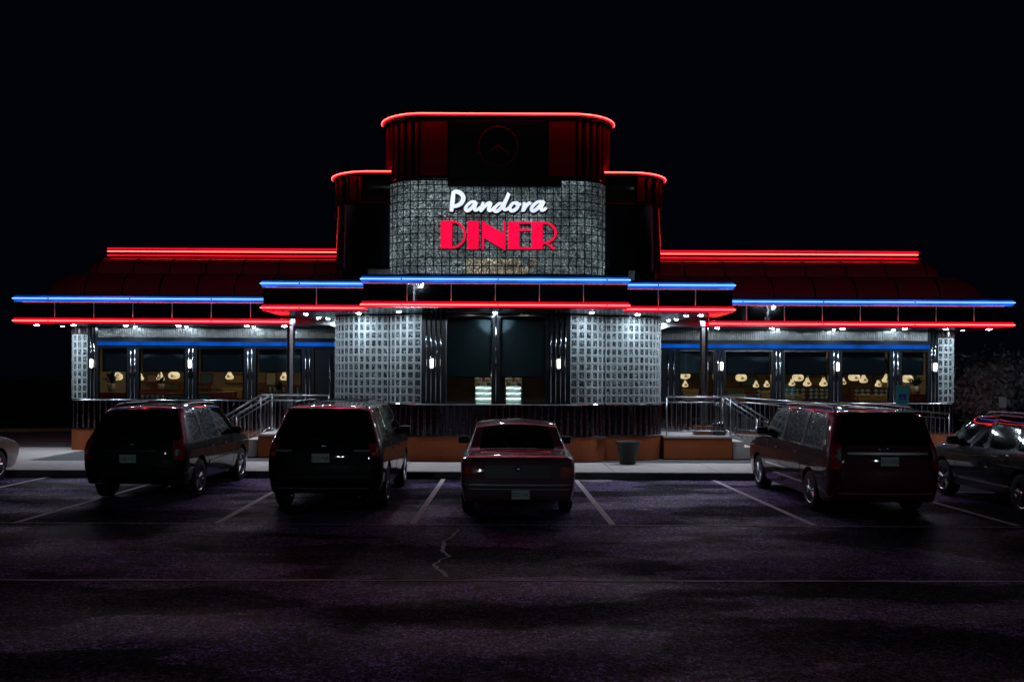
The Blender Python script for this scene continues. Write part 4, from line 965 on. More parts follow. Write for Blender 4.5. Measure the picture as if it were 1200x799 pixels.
railing('handrail', [(6.2, ry1, LZ), (7.15, ry1, 0.16)], 'handrail on the inner side of the right steps')
# the ramp along the right wing
b = MB(); b.add([(6.2, 24.95, 0.151), (12.6, 24.95, 0.151), (12.6, 25.42, 0.151), (6.2, 25.42, 0.151), (6.2, 24.95, LZ-.01), (12.6, 24.95, 0.30), (12.6, 25.42, 0.30), (6.2, 25.42, LZ-.01)], [(0, 1, 5, 4), (4, 5, 6, 7), (1, 2, 6, 5), (0, 4, 7, 3)], 'concrete'); tag(b.build('ramp'), kind='structure')
railing('handrail', [(6.25, 24.98, LZ), (12.55, 24.98, 0.30)], 'long sloping ramp handrail in front of the right wing behind the minivan')
# canopy posts with timber boxes
for px, lb in ((340.5, 'chrome canopy post left of the entrance reflecting red neon'), (825, 'chrome canopy post right of the entrance standing in a timber box')):
    x = X(px, 24.2); t = thing('canopy_post', lb, 'post', (x, 24.2, LZ), 'chrome posts carrying the entrance canopy')
    b = MB(); b.lathe((0, 0, 0), [(0.112, 0.02), (0.112, 3.12)], 'postm', 8, smooth=False); b.build('shaft', t)
    b = MB(); b.lathe((0, 0, 0), [(0.15, 3.07), (0.15, 3.13), (0, 3.13)], 'steel', 16); b.build('collar', t)
    b = MB(); b.box(-0.26, 0.24, -0.2, 0.2, 0.001, 0.24, 'bwood', 0.01); b.build('timber_box', t)
t = thing('litter_bin', 'round dark litter bin with a domed lid on the right landing', 'litter bin', (X(843, 24.05), 24.05, LZ))
b = MB(); b.lathe((0, 0, 0), [(0, 0), (0.17, 0), (0.18, 0.02), (0.18, 0.26), (0.17, 0.27)], 'pot', 18); b.build('body', t)
b = MB(); b.lathe((0, 0, 0.27), [(0.19, 0.0), (0.18, 0.04), (0.12, 0.09), (0.03, 0.11), (0, 0.11)], 'steel_dark', 18); b.build('lid', t)
t = thing('ashtray_stand', 'slim dark ashtray stand behind the domed bin on the right landing', 'ashtray', (X(840.5, 24.6), 24.6, LZ))
b = MB(); b.lathe((0, 0, 0), [(0, 0), (0.13, 0), (0.12, 0.05), (0.045, 0.10), (0.04, 0.75)], 'pot', 14); b.build('stand', t)
b = MB(); b.lathe((0, 0, 0.75), [(0.04, 0), (0.12, 0.03), (0.13, 0.09), (0.05, 0.12), (0, 0.12)], 'steel_dark', 14); b.build('bowl', t)
t = thing('planter', 'empty tapered dark planter on the pavement in front of the orange wall', 'planter', (X(736, 22.1), 22.1, 0.15))
b = MB(); b.lathe((0, 0, 0), [(0, 0), (0.19, 0), (0.20, 0.02), (0.285, 0.50), (0.315, 0.51), (0.315, 0.56), (0.27, 0.56), (0.26, 0.50)], 'pot', 20); b.build('pot', t)
b = MB(); b.lathe((0, 0, 0.5), [(0.262, 0), (0.1, 0.03), (0, 0.03)], 'soil', 16); b.build('soil', t)

# ================================================================ SIGNS AND TREES
D = 21.4
t = thing('parking_sign', 'teal accessible parking sign with a blue wheelchair square standing by the minivan', 'sign', (X(1057.5, D), D, 0.15))
b = MB(); b.tube([(0, 0.02, 0), (0, 0.02, 1.95)], 0.022, 'post', 8); b.build('post', t)
zt, zb_ = Z(1057, 451.5, D)-0.15, Z(1057, 477, D)-0.15; hw = 0.155
b = MB(); b.box(-hw, hw, -0.006, 0.0, zb_, zt, 'tealsign'); pl = b.build('sign_plate', t)
me = text_mesh('RESERVED\nPARKING', 0.062, 'signw', 0.001); link('lettering', me, pl, mw=Matrix.Translation((0, -0.0085, zt-0.045)) @ Matrix.Rotation(R(90), 4, 'X'))
b = MB(); b.box(-0.085, 0.085, -0.010, -0.0065, zb_+0.17, zb_+0.32, 'bluesign'); b.build('symbol_square', pl)
b = MB()
b.tube([(-0.03, -0.013, zb_+0.215), (-0.035, -0.013, zb_+0.195), (-0.01, -0.013, zb_+0.18), (0.02, -0.013, zb_+0.185), (0.03, -0.013, zb_+0.21)], 0.005, 'signw', 6)
b.tube([(-0.012, -0.013, zb_+0.28), (-0.012, -0.013, zb_+0.225), (0.028, -0.013, zb_+0.225), (0.04, -0.013, zb_+0.185)], 0.006, 'signw', 6)
b.lathe((-0.012, -0.013, zb_+0.297), [(0.0, -0.002), (0.012, 0), (0.0, 0.002)], 'signw', 10, 'y'); b.build('wheelchair_symbol', pl)
me = text_mesh('PENALTY', 0.05, 'tealdark', 0.001); link('lettering', me, pl, mw=Matrix.Translation((0, -0.0085, zb_+0.12)) @ Matrix.Rotation(R(90), 4, 'X'))
M['signpale'] = mat('pale_sign_sheet', (0.5, 0.5, 0.55), 0.5)
D = 30.0
t = thing('sign_board', 'small pale rectangular sign on a post beyond the rightmost car', 'sign', (X(1175, D), D, 0.0))
zt, zb_ = Z(1175, 465, D), Z(1175, 477, D); b = MB(); b.box(-0.13, 0.13, -0.01, 0.0, zb_, zt, 'signpale'); b.build('sign_plate', t)

b = MB(); b.tube([(0, 0.02, 0), (0, 0.02, zt-0.02)], 0.025, 'post', 8); b.build('post', t)
def tree(x, y, h, r, label, name='tree', n=2600, m='leafn', base=0.0, cat='tree'):
    t = thing(name, label, cat, (x, y, base), 'trees and shrubs beyond the right end of the diner')
    b = MB(); pts = [(0, 0, 0), (0.05, 0.03, h*0.3), (-0.05, 0.0, h*0.6), (0.03, 0.05, h*0.85)]; b.tube(pts, [0.12, 0.09, 0.06, 0.03], 'bark', 8)
    cl = []
    for k in range(9):
        a = k*2.4+random.random(); z0 = h*random.uniform(0.2, 0.7); d = Vector((math.cos(a), math.sin(a), random.uniform(0.3, 0.9))); e = Vector((0, 0, z0))+d*r*random.uniform(0.5, 0.95)
        b.tube([(0, 0, z0), tuple(Vector((0, 0, z0)).lerp(e, 0.5)+Vector((0, 0, 0.1))), tuple(e)], [0.04, 0.025, 0.01], 'bark', 5); cl.append((e, random.uniform(0.25, 0.5)*r))
    for k in range(14):
        a = random.uniform(0, 6.28); cl.append((Vector((math.cos(a)*r*random.uniform(0, .9), math.sin(a)*r*random.uniform(0, .9), h*random.uniform(0.25, 1.0))), random.uniform(0.2, 0.42)*r))
    b.build('trunk', t)
    b = MB()
    for k in range(n):
        c, s = random.choice(cl); v = Vector((random.gauss(0, 1), random.gauss(0, 1), random.gauss(0, 0.7)))*s*0.55; p = c+v
        if p.z < 0.05: continue
        u = Vector((random.gauss(0, 1), random.gauss(0, 1), random.gauss(0, 1))).normalized(); w_ = u.cross(Vector((random.gauss(0, 1), random.gauss(0, 1), random.gauss(0, 1)))).normalized(); L = random.uniform(0.13, 0.28)
        b.add([p, p+u*L*0.5+w_*L*0.28, p+u*L, p+u*L*0.5-w_*L*0.28], [(0, 1, 2, 3)], m)
    b.build('crown', t)
tree(X(1150, 36), 36, 2.5, 1.5, 'pale leafy shrub nearest the corner of the diner', 'shrub', 3200, 'leaf', cat='shrub')
tree(X(1128, 42), 42, 3.4, 1.6, 'dark tree just behind the right corner of the diner')
tree(X(1180, 40), 40, 3.0, 2.0, 'grey green tree above the small pale sign', m='leaf')
tree(X(1215, 44), 44, 3.6, 2.2, 'tree at the right edge of the frame')
tree(X(1165, 48), 48, 2.9, 2.4, 'broad dark tree behind the pale shrub', n=3000)
# parking lot lamp posts behind the camera: they show as mirrored points in the canopy fascia
for (x, y, lb) in ((-6.9, -30, 'tall car park lamp post with five lit heads mirrored in the centre canopy'), (23.0, -30, 'tall car park lamp post with lit heads mirrored in the right canopy')):
    t = thing('lamp_post', lb, 'lamp post', (x, y, 0))
    b = MB(); b.tube([(0, 0, 0), (0, 0, 10.4)], [0.11, 0.06], 'post', 10); b.build('post', t)
    for (u, v) in ((-0.75, 0.25), (-0.95, -0.45), (-0.6, -0.6), (0.55, 0.4), (0.75, -0.2), (0.5, -0.85)):
        b = MB(); b.tube([(0, 0, 9.4+v), (u, 0, 9.45+v)], 0.03, 'post', 6); a_ = b.build('arm', t)
        b = MB(); b.lathe((u, 0, 9.4+v), [(0, -0.11), (0.08, -0.07), (0.11, 0.0), (0.08, 0.06), (0, 0.09)], 'lot', 10); b.build('lamp_head', t)
# ================================================================ CARS
def smoothgrid(V, Fc, mi, cre, levels=2):
    me = bpy.data.meshes.new('t'); me.from_pydata(V, [], Fc); me.polygons.foreach_set('material_index', mi)
    if cre:
        at = me.attributes.new('crease_edge', 'FLOAT', 'EDGE'); el = {tuple(sorted(e.vertices)): e.index for e in me.edges}
        for k, c in cre.items():
            if k in el: at.data[el[k]].value = c
    for i in range(6): me.materials.append(None)
    return me
def make_car(kind, P, loc, label, cat, group='cars parked in front of the diner'):
    """cage: rings along the length; 0,y = rear bumper; +y = forward"""
    root = thing(kind, label, cat, loc, group)
    W2 = P['W']/2; L = P['L']; pm = P['paint']
    cols = P.get('cols', [-1, -0.55, 0, 0.55, 1])
    # rings: (y, [z0..z4], [w0..w4], [yoff0..4], crown)
    rings = P['rings']; V = []; Fc = []; mi = []; cre = {}
    K = 5; per = 16
    def ringverts(rg):
        y, zs, ws, yo, cr = rg; out = []
        for c in cols: out.append((c*ws[0]*W2, y+yo[0], zs[0]))                       # 0-4 bottom, left to right
        for j in (1, 2, 3): out.append((ws[j]*W2, y+yo[j], zs[j]))                     # 5-7 right side going up
        for c in cols[::-1]: out.append((c*ws[4]*W2, y+yo[4]-P.get('plan', 0)*0, zs[4]+cr*(1-c*c)))   # 8-12 top, right to left
        for j in (3, 2, 1): out.append((-ws[j]*W2, y+yo[j], zs[j]))                    # 13-15 left side going down
        return out
    for rg in rings: V += ringverts(rg)
    n = len(rings)
    def seg(a, b):   # crease helper
        return tuple(sorted((a, b)))
    MATI = {'body': 0, 'glass': 1, 'liner': 2, 'trim': 3}
    for i in range(n-1):
        fl = P['span'][i]     # dict: side, top
        for k in range(per):
            a, b2 = i*per+k, i*per+(k+1) % per; f = (a, b2, b2+per, a+per); m = 'body'
            if k in (7, 12): m = fl.get('side', 'body')            # right / left belt-to-roof band
            if k in (8, 9, 10, 11) and not (P.get('cols') and k in (8, 11)): m = fl.get('top', 'body')
            if k in (0, 1, 2, 3): m = 'trim'
            if k in (4, 15): m = 'body'
            Fc.append(f); mi.append(MATI[m])
    def cap(i, flip, bulge, y_of):
        base = i*per; rg = rings[i]; y, zs, ws, yo, cr = rg; g_ = {}
        for c in range(5): g_[(0, c)] = base+c; g_[(4, c)] = base+12-c
        for j in (1, 2, 3): g_[(j, 4)] = base+4+j; g_[(j, 0)] = base+16-j
        for j in (1, 2, 3):
            for c in (1, 2, 3):
                g_[(j, c)] = len(V); cc = cols[c]; V.append((cc*ws[j]*W2*1.04, y+yo[j]+bulge*(1-cc*cc*0.6), zs[j]))
        for c in (1, 2, 3):
            for r in (0, 4): 
                v = V[g_[(r, c)]]; V[g_[(r, c)]] = (v[0], v[1]+bulge*0.8*(1-cols[c]**2*0.6), v[2])
        for j in range(4):
            for c in range(4):
                f = (g_[(j, c)], g_[(j, c+1)], g_[(j+1, c+1)], g_[(j+1, c)]); m = 'body'
                if y_of == 'rear' and j == 3 and P.get('rear_glass'): m = 'glass'
                Fc.append(f if flip else f[::-1]); mi.append(MATI[m])
        return g_
    cap(0, True, -P.get('rbulge', 0.07), 'rear'); cap(n-1, False, P.get('fbulge', 0.12), 'front')
    # creases: belt and roof edges, window pillars
    for i in range(n-1):
        for k in (7, 8, 12, 13): cre[seg(i*per+k, (i+1)*per+k)] = P.get('crease', 0.45)
        for k in (0, 4): cre[seg(i*per+k, (i+1)*per+k)] = 0.7
    for i in range(n):
        sp0 = P['span'][i-1] if i > 0 else {}; sp1 = P['span'][i] if i < n-1 else {}
        if sp0.get('side') != sp1.get('side'):
            cre[seg(i*per+7, i*per+8)] = 0.8; cre[seg(i*per+12, i*per+13)] = 0.8
        if sp0.get('top') != sp1.get('top'):
            for k in (8, 9, 10, 11): cre[seg(i*per+k, i*per+k+1)] = 0.6
    for k in range(8, 12): cre[seg(k, k+1)] = 0.5
    me = smoothgrid(V, Fc, mi, cre)
    bm = bmesh.new(); bm.from_mesh(me); bmesh.ops.recalc_face_normals(bm, faces=bm.faces); bm.to_mesh(me); bm.free()
    o = bpy.data.objects.new('t', me); C.objects.link(o)
    s = o.modifiers.new('s', 'SUBSURF'); s.levels = 3; s.render_levels = 3
    dg = bpy.context.evaluated_depsgraph_get(); m2 = bpy.data.meshes.new_from_object(o.evaluated_get(dg)); bpy.data.objects.remove(o)
    # wheel arches
    wr = P['wr']; cut = bmesh.new()
    for (wy, sx) in [(y, sx) for y in P['wheels'] for sx in (-1, 1)]:
        r = bmesh.ops.create_cone(cut, cap_ends=True, segments=28, radius1=wr+0.055, radius2=wr+0.055, depth=0.62)
        mw = Matrix.Translation((sx*(W2-0.03), wy, wr+0.01)) @ Matrix.Rotation(R(90), 4, 'Y')
        bmesh.ops.transform(cut, matrix=mw, verts=r['verts'])
    for f in cut.faces: f.material_index = 2
    cm = bpy.data.meshes.new('c'); cut.to_mesh(cm); cut.free()
    for k in range(6): cm.materials.append(None)
    oc = bpy.data.objects.new('c', cm); C.objects.link(oc); ob = bpy.data.objects.new('b', m2); C.objects.link(ob)
    bo = ob.modifiers.new('b', 'BOOLEAN'); bo.operation = 'DIFFERENCE'; bo.object = oc; bo.solver = 'EXACT'
    dg = bpy.context.evaluated_depsgraph_get(); m3 = bpy.data.meshes.new_from_object(ob.evaluated_get(dg)); bpy.data.objects.remove(ob); bpy.data.objects.remove(oc)
    bvh_mesh = m2
    bm = bmesh.new(); bm.from_mesh(bvh_mesh); BV = BVHTree.FromBMesh(bm); bm.free()
    # split into body / glass
    bm = bmesh.new(); bm.from_mesh(m3)
    def sub(name, keep, mats):
        b2 = bm.copy(); bmesh.ops.delete(b2, geom=[f for f in b2.faces if f.material_index not in keep], context='FACES')
        for f in b2.faces: f.smooth = True
        if not b2.faces: b2.free(); return None
        mm = bpy.data.meshes.new(name); b2.to_mesh(mm); b2.free(); mm.materials.clear()
        for q in mats: mm.materials.append(M[q])
        try: mm.set_sharp_from_angle(angle=R(40))
        except Exception: pass
        return link(name, mm, root)
    sub('body', (0, 2, 3), [pm, pm, 'trim', 'trim'])
    # separate each window: connected islands of glass faces
    gl = bm.copy(); bmesh.ops.delete(gl, geom=[f for f in gl.faces if f.material_index != 1], context='FACES')
    seen = set(); gl.faces.ensure_lookup_table()
    for f0 in gl.faces:
        if f0.index in seen: continue
        st = [f0]; isl = []; seen.add(f0.index)
        while st:
            f = st.pop(); isl.append(f)
            for e in f.edges:
                for g2 in e.link_faces:
                    if g2.index not in seen: seen.add(g2.index); st.append(g2)
        if len(isl) < 4: continue
        vm = {}; vs = []; fs = []
        cx = sum((f.calc_center_median() for f in isl), Vector())/len(isl)
        for f in isl:
            ids = []
            for v in f.verts:
                if v.index not in vm: vm[v.index] = len(vs); vs.append(v.co-v.normal*0.006)
                ids.append(vm[v.index])
            fs.append(ids)
        b3 = MB(); side = abs(cx.x) > W2*0.6
        b3.add(vs, fs, P.get('sideglass', 'dropglass') if side else P.get('endglass', 'cglass'), True)
        b3.build('side_window' if side else ('rear_window' if cx.y < L/2 else 'windscreen'), root)
    gl.free(); bm.free()
    # ---- surface patches
    def patch(name, c, d, u, w_, h_, m, nu=8, nv=4, off=0.006, parent=None, shape=None, label=None, wv=None):
        c = Vector(c); d = Vector(d).normalized(); u = Vector(u).normalized(); v = Vector(wv) if wv else Vector((0, 0, 1))
        G = {}; vs = []; fs = []
        for i in range(nu+1):
            for j in range(nv+1):
                su, sv = i/nu*2-1, j/nv*2-1
                if shape: su, sv = shape(su, sv)
                p = c+u*su*w_/2+v*sv*h_/2; hit = BV.ray_cast(p-d*3, d)
                if hit[0] is None: continue
                G[(i, j)] = len(vs); vs.append(hit[0]-d*off)
        N = len(vs); back = [Vector(q)+d*(off+0.02) for q in vs]; vs += back
        for i in range(nu):
            for j in range(nv):
                ks = [(i, j), (i+1, j), (i+1, j+1), (i, j+1)]
                if all(k in G for k in ks): fs.append([G[k] for k in ks])
        for i in range(nu):
            for j in (0, nv):
                if (i, j) in G and (i+1, j) in G: fs.append([G[(i, j)], G[(i+1, j)], G[(i+1, j)]+N, G[(i, j)]+N])
        for j in range(nv):
            for i in (0, nu):
                if (i, j) in G and (i, j+1) in G: fs.append([G[(i, j)], G[(i, j+1)], G[(i, j+1)]+N, G[(i, j)]+N])
        if not fs: return None
        b = MB(); b.add(vs, fs, m); o = b.build(name, parent or root)
        if label: o['label'] = label
        return o
    # wheels
    for wy in P['wheels']:
        for sx in (-1, 1):
            x0 = sx*(W2-0.045*1.0); tw = 0.21
            b = MB(); prof = [(wr*0.66, -tw/2), (wr*0.92, -tw/2), (wr*0.985, -tw/2+0.02), (wr, -tw/2+0.05), (wr, tw/2-0.05), (wr*0.985, tw/2-0.02), (wr*0.92, tw/2), (wr*0.66, tw/2)]
            b.lathe((0, 0, 0), prof, 'rubber', 32, 'x')
            wh = b.build('wheel', root, loc=(sx*(W2-0.02-tw/2), wy, wr))
            b = MB(); rr = wr*0.67; xo = sx*(tw/2)
            b.lathe((0, 0, 0), [(rr, xo), (rr*0.93, xo-sx*0.005), (rr*0.90, xo-sx*0.05), (rr*0.88, xo-sx*0.12)], 'alloy', 32, 'x'); b.lathe((0, 0, 0), [(rr*0.9, xo-sx*0.125), (0, xo-sx*0.125)], 'trim', 24, 'x'); 
            ns = P.get('spokes', 7)
            for k in range(ns):
                a = 2*math.pi*k/ns+0.2; ca, sa = math.cos(a), math.sin(a); tx, tz = -sa, ca
                w1, w2_ = rr*0.13, rr*0.20*(7/ns)
                pts = [(rr*0.12, w1), (rr*0.92, w2_)]; vs = []
                for (rad, ww) in pts:
                    for (sgn, dx) in ((-1, 0.03), (0, 0.008), (1, 0.03)): vs.append((xo-sx*dx, rad*ca+sgn*ww*tx, rad*sa+sgn*ww*tz))
                b.add(vs, [(0, 1, 4, 3), (1, 2, 5, 4)], 'alloy')
            b.lathe((0, 0, 0), [(rr*0.24, xo-sx*0.03), (rr*0.20, xo-sx*0.008), (0, xo-sx*0.004)], 'alloy', 14, 'x')
            b.build('rim', wh)
    # tail lamps
    for sx in (-1, 1):
        for (nm, m, cx, cz, w_, h_, dirx) in P['lamps']:
            patch(nm, (sx*cx*W2, 0, cz), (-sx*dirx, 1, 0), (1, sx*dirx, 0), w_, h_, m, 8, 5, 0.012)
    # side: door seams, handles, mirrors, mouldings
    zs_, zt_ = P['door_z']
    for sx in (-1, 1):
        for yy in P['seams']:
            patch('door_seam', (sx*W2, yy, (zs_+zt_)/2), (-sx, 0, 0), (0, 1, 0), 0.010, zt_-zs_, 'trim', 1, 10, 0.003)
        for yy in P['handles']:
            q = BV.ray_cast(Vector((sx*3, yy, zt_-0.13)), Vector((-sx, 0, 0)))[0]
            if q: b = MB(); b.box(q.x-0.02 if sx < 0 else q.x-0.01, q.x+0.01 if sx < 0 else q.x+0.02, yy-0.09, yy+0.09, zt_-0.145, zt_-0.115, P.get('handlem', pm), 0.008); b.build('door_handle', root)
        if P.get('moulding'):
            mz, y0, y1, mm, hh = P['moulding']; patch('side_moulding', (sx*W2, (y0+y1)/2, mz), (-sx, 0, 0), (0, 1, 0), y1-y0, hh, mm, 18, 1, 0.012)
        my, mz = P['mirror']; q = BV.ray_cast(Vector((sx*3, my, mz)), Vector((-sx, 0, 0)))[0]; qx = abs(q.x) if q else W2
        b = MB(); b.box(sx*qx if sx > 0 else -qx-0.22, sx*(qx+0.22) if sx > 0 else -qx, my-0.05, my+0.06, mz-0.06, mz+0.09, pm if P.get('mirror_paint') else 'trim', 0.03); mo = b.build('wing_mirror', root)
        b = MB(); b.quad((sx*(qx+0.03), my-0.054, mz-0.04), (sx*(qx+0.2), my-0.054, mz-0.04), (sx*(qx+0.2), my-0.054, mz+0.07), (sx*(qx+0.03), my-0.054, mz+0.07), 'cglass'); b.build('mirror_glass', mo)
        patch('headlamp', (sx*W2*0.72, L, P.get('head_z', 0.68)), (-sx*0.5, -1, 0), (1, -sx*0.5, 0), 0.42, 0.14, 'clear', 6, 3, 0.01)
    # rear bumper strip, plate, bits
    for (nm, m, cz, w_, h_, off) in P.get('rear_strips', []):
        patch(nm, (0, 0, cz), (0, 1, 0), (1, 0, 0), w_, h_, m, 16, 1, off)
    px_, pz = P['plate_pos']; q = BV.ray_cast(Vector((px_, -3, pz)), Vector((0, 1, 0)))[0]; py_ = (q.y if q else 0)-0.03
    b = MB(); b.box(px_-0.155, px_+0.155, py_, py_+0.03, pz-0.08, pz+0.08, 'trim', 0.004); fr = b.build('plate_frame', root)
    b = MB(); b.box(px_-0.145, px_+0.145, py_-0.006, py_-0.001, pz-0.072, pz+0.072, 'plate'); b.build('licence_plate', fr)
    me_ = text_mesh(P['plate_text'], 0.088, 'platet', 0.0008); link('plate_number', me_, fr, mw=Matrix.Translation((px_, py_-0.008, pz-0.004)) @ Matrix.Rotation(R(90), 4, 'X'))
    if P.get('badge'):
        bz, bw, bh = P['badge']; q = BV.ray_cast(Vector((0, -3, bz)), Vector((0, 1, 0)))[0]
        b = MB(); b.lathe((0, 0, 0), [(0.0, -0.012), (bh, -0.01), (bh*1.15, 0.006)], 'chrome', 20, 'y'); b.v = [(v[0]*bw/bh, v[1]+q.y, v[2]+bz) for v in b.v]; b.build('badge', root)
    if P.get('word'):
        txt, wx, wz, sz = P['word']; q = BV.ray_cast(Vector((wx, -3, wz)), Vector((0, 1, 0)))[0]
        link('badge_lettering', text_mesh(txt, sz, 'chrome', 0.002), root, mw=Matrix.Translation((wx, q.y-0.008, wz)) @ Matrix.Rotation(R(90), 4, 'X'))
    if P.get('rack'):
        y0, y1, zz, xx = P['rack']
        for sx in (-1, 1):
            b = MB(); pts = [(sx*xx, y0, zz-0.06), (sx*xx, y0+0.10, zz+0.03), (sx*xx, (y0+y1)/2, zz+0.045), (sx*xx, y1-0.10, zz+0.02), (sx*xx, y1, zz-0.07)]
            b.tube([tuple(v) for v in catmull(pts, 4)], 0.014, P.get('rackm', 'chrome_dim'), 8); b.build('roof_rail', root)
        if P.get('crossbar'):
            for yy in P['crossbar']: b = MB(); b.tube([(-xx, yy, zz+0.04), (0, yy, zz+0.055), (xx, yy, zz+0.04)], 0.012, 'chrome_dim', 6); b.build('roof_crossbar', root)
    if P.get('wiper'):
        wz, wl = P['wiper']; q0 = BV.ray_cast(Vector((0.0, -3, wz)), Vector((0, 1, 0)))[0]; q1 = BV.ray_cast(Vector((wl, -3, wz+0.05)), Vector((0, 1, 0)))[0]
        b = MB(); b.tube([(q0.x, q0.y-0.02, q0.z), (q1.x, q1.y-0.02, q1.z)], [0.014, 0.007], 'trim', 6); b.build('rear_wiper', root)
    if P.get('spoiler'):
        z_, y_, w_ = P['spoiler']; b = MB(); b.box(-w_, w_, y_-0.10, y_+0.22, z_-0.03, z_+0.005, pm, 0.012); b.build('rear_spoiler', root)
    for sx in P.get('exhaust', (1,)):
        b = MB(); b.tube([(sx*W2*0.6, -0.02+0.06, 0.27), (sx*W2*0.6, 0.3, 0.27)], 0.032, 'chrome', 10); b.build('exhaust_pipe', root)
    if P.get('seats'):
        for (yy, zz) in P['seats']:
            for sx in (-1, 1):
                b = MB(); b.box(sx*0.37-0.24, sx*0.37+0.24, yy, yy+0.14, 0.35, zz-0.17, 'seatc', 0.05); b.box(sx*0.37-0.13, sx*0.37+0.13, yy, yy+0.10, zz-0.15, zz, 'seatc', 0.04); b.build('seat', root)
        b = MB(); b.tube([(0, L*0.60, 1.19), (0, L*0.60, 1.25)], 0.01, 'trim', 5); b.box(-0.12, 0.12, L*0.6-0.01, L*0.6+0.02, 1.12, 1.19, 'trim', 0.01); b.build('rear_view_mirror', root)
    return root


def rings_for(kind, L, zb, zm, zsh, zbelt, zr, gh, slope, marks, nose_z, cr=0.05, beltrise=0.0, w0=0.93, rear_in=0.90):
    """marks: body lengths along y -> ring list and spans.  kind 'two' = estate/suv/van, 'three' = sedan"""
    rg = []; sp = []
    def full(y, z4, w4, crown=cr, zf=1.0, wf=1.0, belt=None, yo=(0, 0, 0, 0, 0)):
        b_ = (belt if belt is not None else zbelt-beltrise*(y/L))
        rg.append((y, [zb, zm*zf, zsh*zf, b_*zf, z4], [w0*wf, 1.0*wf, 1.0*wf, 0.965*wf, w4], list(yo), crown))
    m = marks
    if kind == 'two':
        rg.append((0.0, [zb+0.05, zm, zsh, zbelt, zr-0.06], [0.84, rear_in+0.02, rear_in+0.01, rear_in-0.02, gh*0.92], [0.08, 0.0, 0.02, 0.06, slope], cr)); sp.append({})
        full(0.26, zr-0.02, gh*0.985, yo=(0, 0, 0, 0.04, slope*0.8)); sp.append({})
        full(m['q0'], zr, gh, yo=(0, 0, 0, 0, slope*0.35)); sp.append({'side': 'glass'})
        full(m['q1'], zr+0.01, gh); sp.append({})
        full(m['c1'], zr+0.015, gh); sp.append({'side': 'glass'})
        full(m['b0'], zr+0.02, gh); sp.append({})
        full(m['b1'], zr+0.02, gh); sp.append({'side': 'glass'})
        full(m['roof'], zr-0.02, gh); sp.append({'side': 'glass', 'top': 'glass'})
        t = 0.55; full(m['roof']+(m['cowl']-m['roof'])*t, zr-0.02-(zr-0.02-zbelt)*t*0.92, gh+(0.88-gh)*t); sp.append({'top': 'glass'})
        full(m['cowl'], zbelt-beltrise+0.05, 0.88); sp.append({})
    else:
        rg.append((0.0, [zb+0.04, zm, zsh, zbelt-0.05, zbelt-0.02], [0.86, rear_in+0.03, rear_in+0.03, rear_in, rear_in-0.06], [0.05, 0.0, 0.03, 0.06, 0.10], 0.015)); sp.append({})
        full(0.22, zbelt+0.02, 0.84, 0.02, belt=zbelt-0.03); sp.append({})
        full(m['trunk'], zbelt+0.05, 0.84, 0.02, belt=zbelt-0.01); sp.append({'top': 'glass'})
        full(m['rroof'], zr-0.05, gh); sp.append({})
        full(m['c1'], zr-0.01, gh); sp.append({'side': 'glass'})
        full(m['b0'], zr+0.012, gh); sp.append({})
        full(m['b1'], zr+0.012, gh); sp.append({'side': 'glass'})
        full(m['roof'], zr-0.02, gh); sp.append({'side': 'glass', 'top': 'glass'})
        t = 0.55; full(m['roof']+(m['cowl']-m['roof'])*t, zr-0.02-(zr-0.02-zbelt)*t*0.92, gh+(0.88-gh)*t); sp.append({'top': 'glass'})
        full(m['cowl'], zbelt-beltrise+0.03, 0.88); sp.append({})
    full(L-0.75, nose_z+0.06, 0.86, 0.03, belt=nose_z+0.02); sp.append({})
    full(L-0.28, nose_z-0.03, 0.82, 0.02, wf=0.97, belt=nose_z-0.07); sp.append({})
    rg.append((L-0.04, [zb+0.05, zm, zsh*0.86, nose_z-0.16, nose_z-0.12], [0.80, 0.88, 0.88, 0.84, 0.78], [0, 0, 0, -0.03, -0.08], 0.02))
    return rg, sp
def spec(kind, **k):
    rg, sp = rings_for(kind, k['L'], k['zb'], k['zm'], k['zsh'], k['zbelt'], k['zr'], k['gh'], k.get('slope', 0.2), k['marks'], k['nose'], k.get('cr', 0.05), k.get('rise', 0.0))
    k['rings'] = rg; k['span'] = sp; return k
DROP = 'dropglass'
sorento = spec('two', L=4.57, W=1.88, zb=0.30, zm=0.60, zsh=0.92, zbelt=1.08, zr=1.66, gh=0.74, slope=0.42, nose=0.98, rise=0.04, paint='p_green', rear_glass=True,
    marks=dict(q0=0.55, q1=1.15, c1=1.27, b0=2.02, b1=2.12, roof=2.85, cowl=3.55), wheels=(0.95, 3.66), wr=0.36, spokes=5, door_z=(0.45, 1.05), seams=(1.35, 2.07, 3.05), handles=(1.60, 2.45),
    moulding=(0.62, 1.45, 3.0, 'p_green', 0.07), mirror=(3.02, 1.12), plate_pos=(-0.02, 0.80), plate_text='D58-HPZ', badge=(1.04, 0.07, 0.035), rack=(0.75, 2.75, 1.70, 0.60), crossbar=(1.1, 2.3), wiper=(1.14, -0.35), exhaust=(1,),
    lamps=[('tail_lamp', 'tail', 0.93, 0.95, 0.20, 0.34, 0.6), ('reversing_lamp', 'clear', 0.90, 0.90, 0.10, 0.10, 0.45)],
    rear_strips=[('bumper_step', 'trim', 0.56, 1.62, 0.05, 0.03), ('tailgate_handle', 'trim', 0.93, 0.9, 0.03, 0.02)])
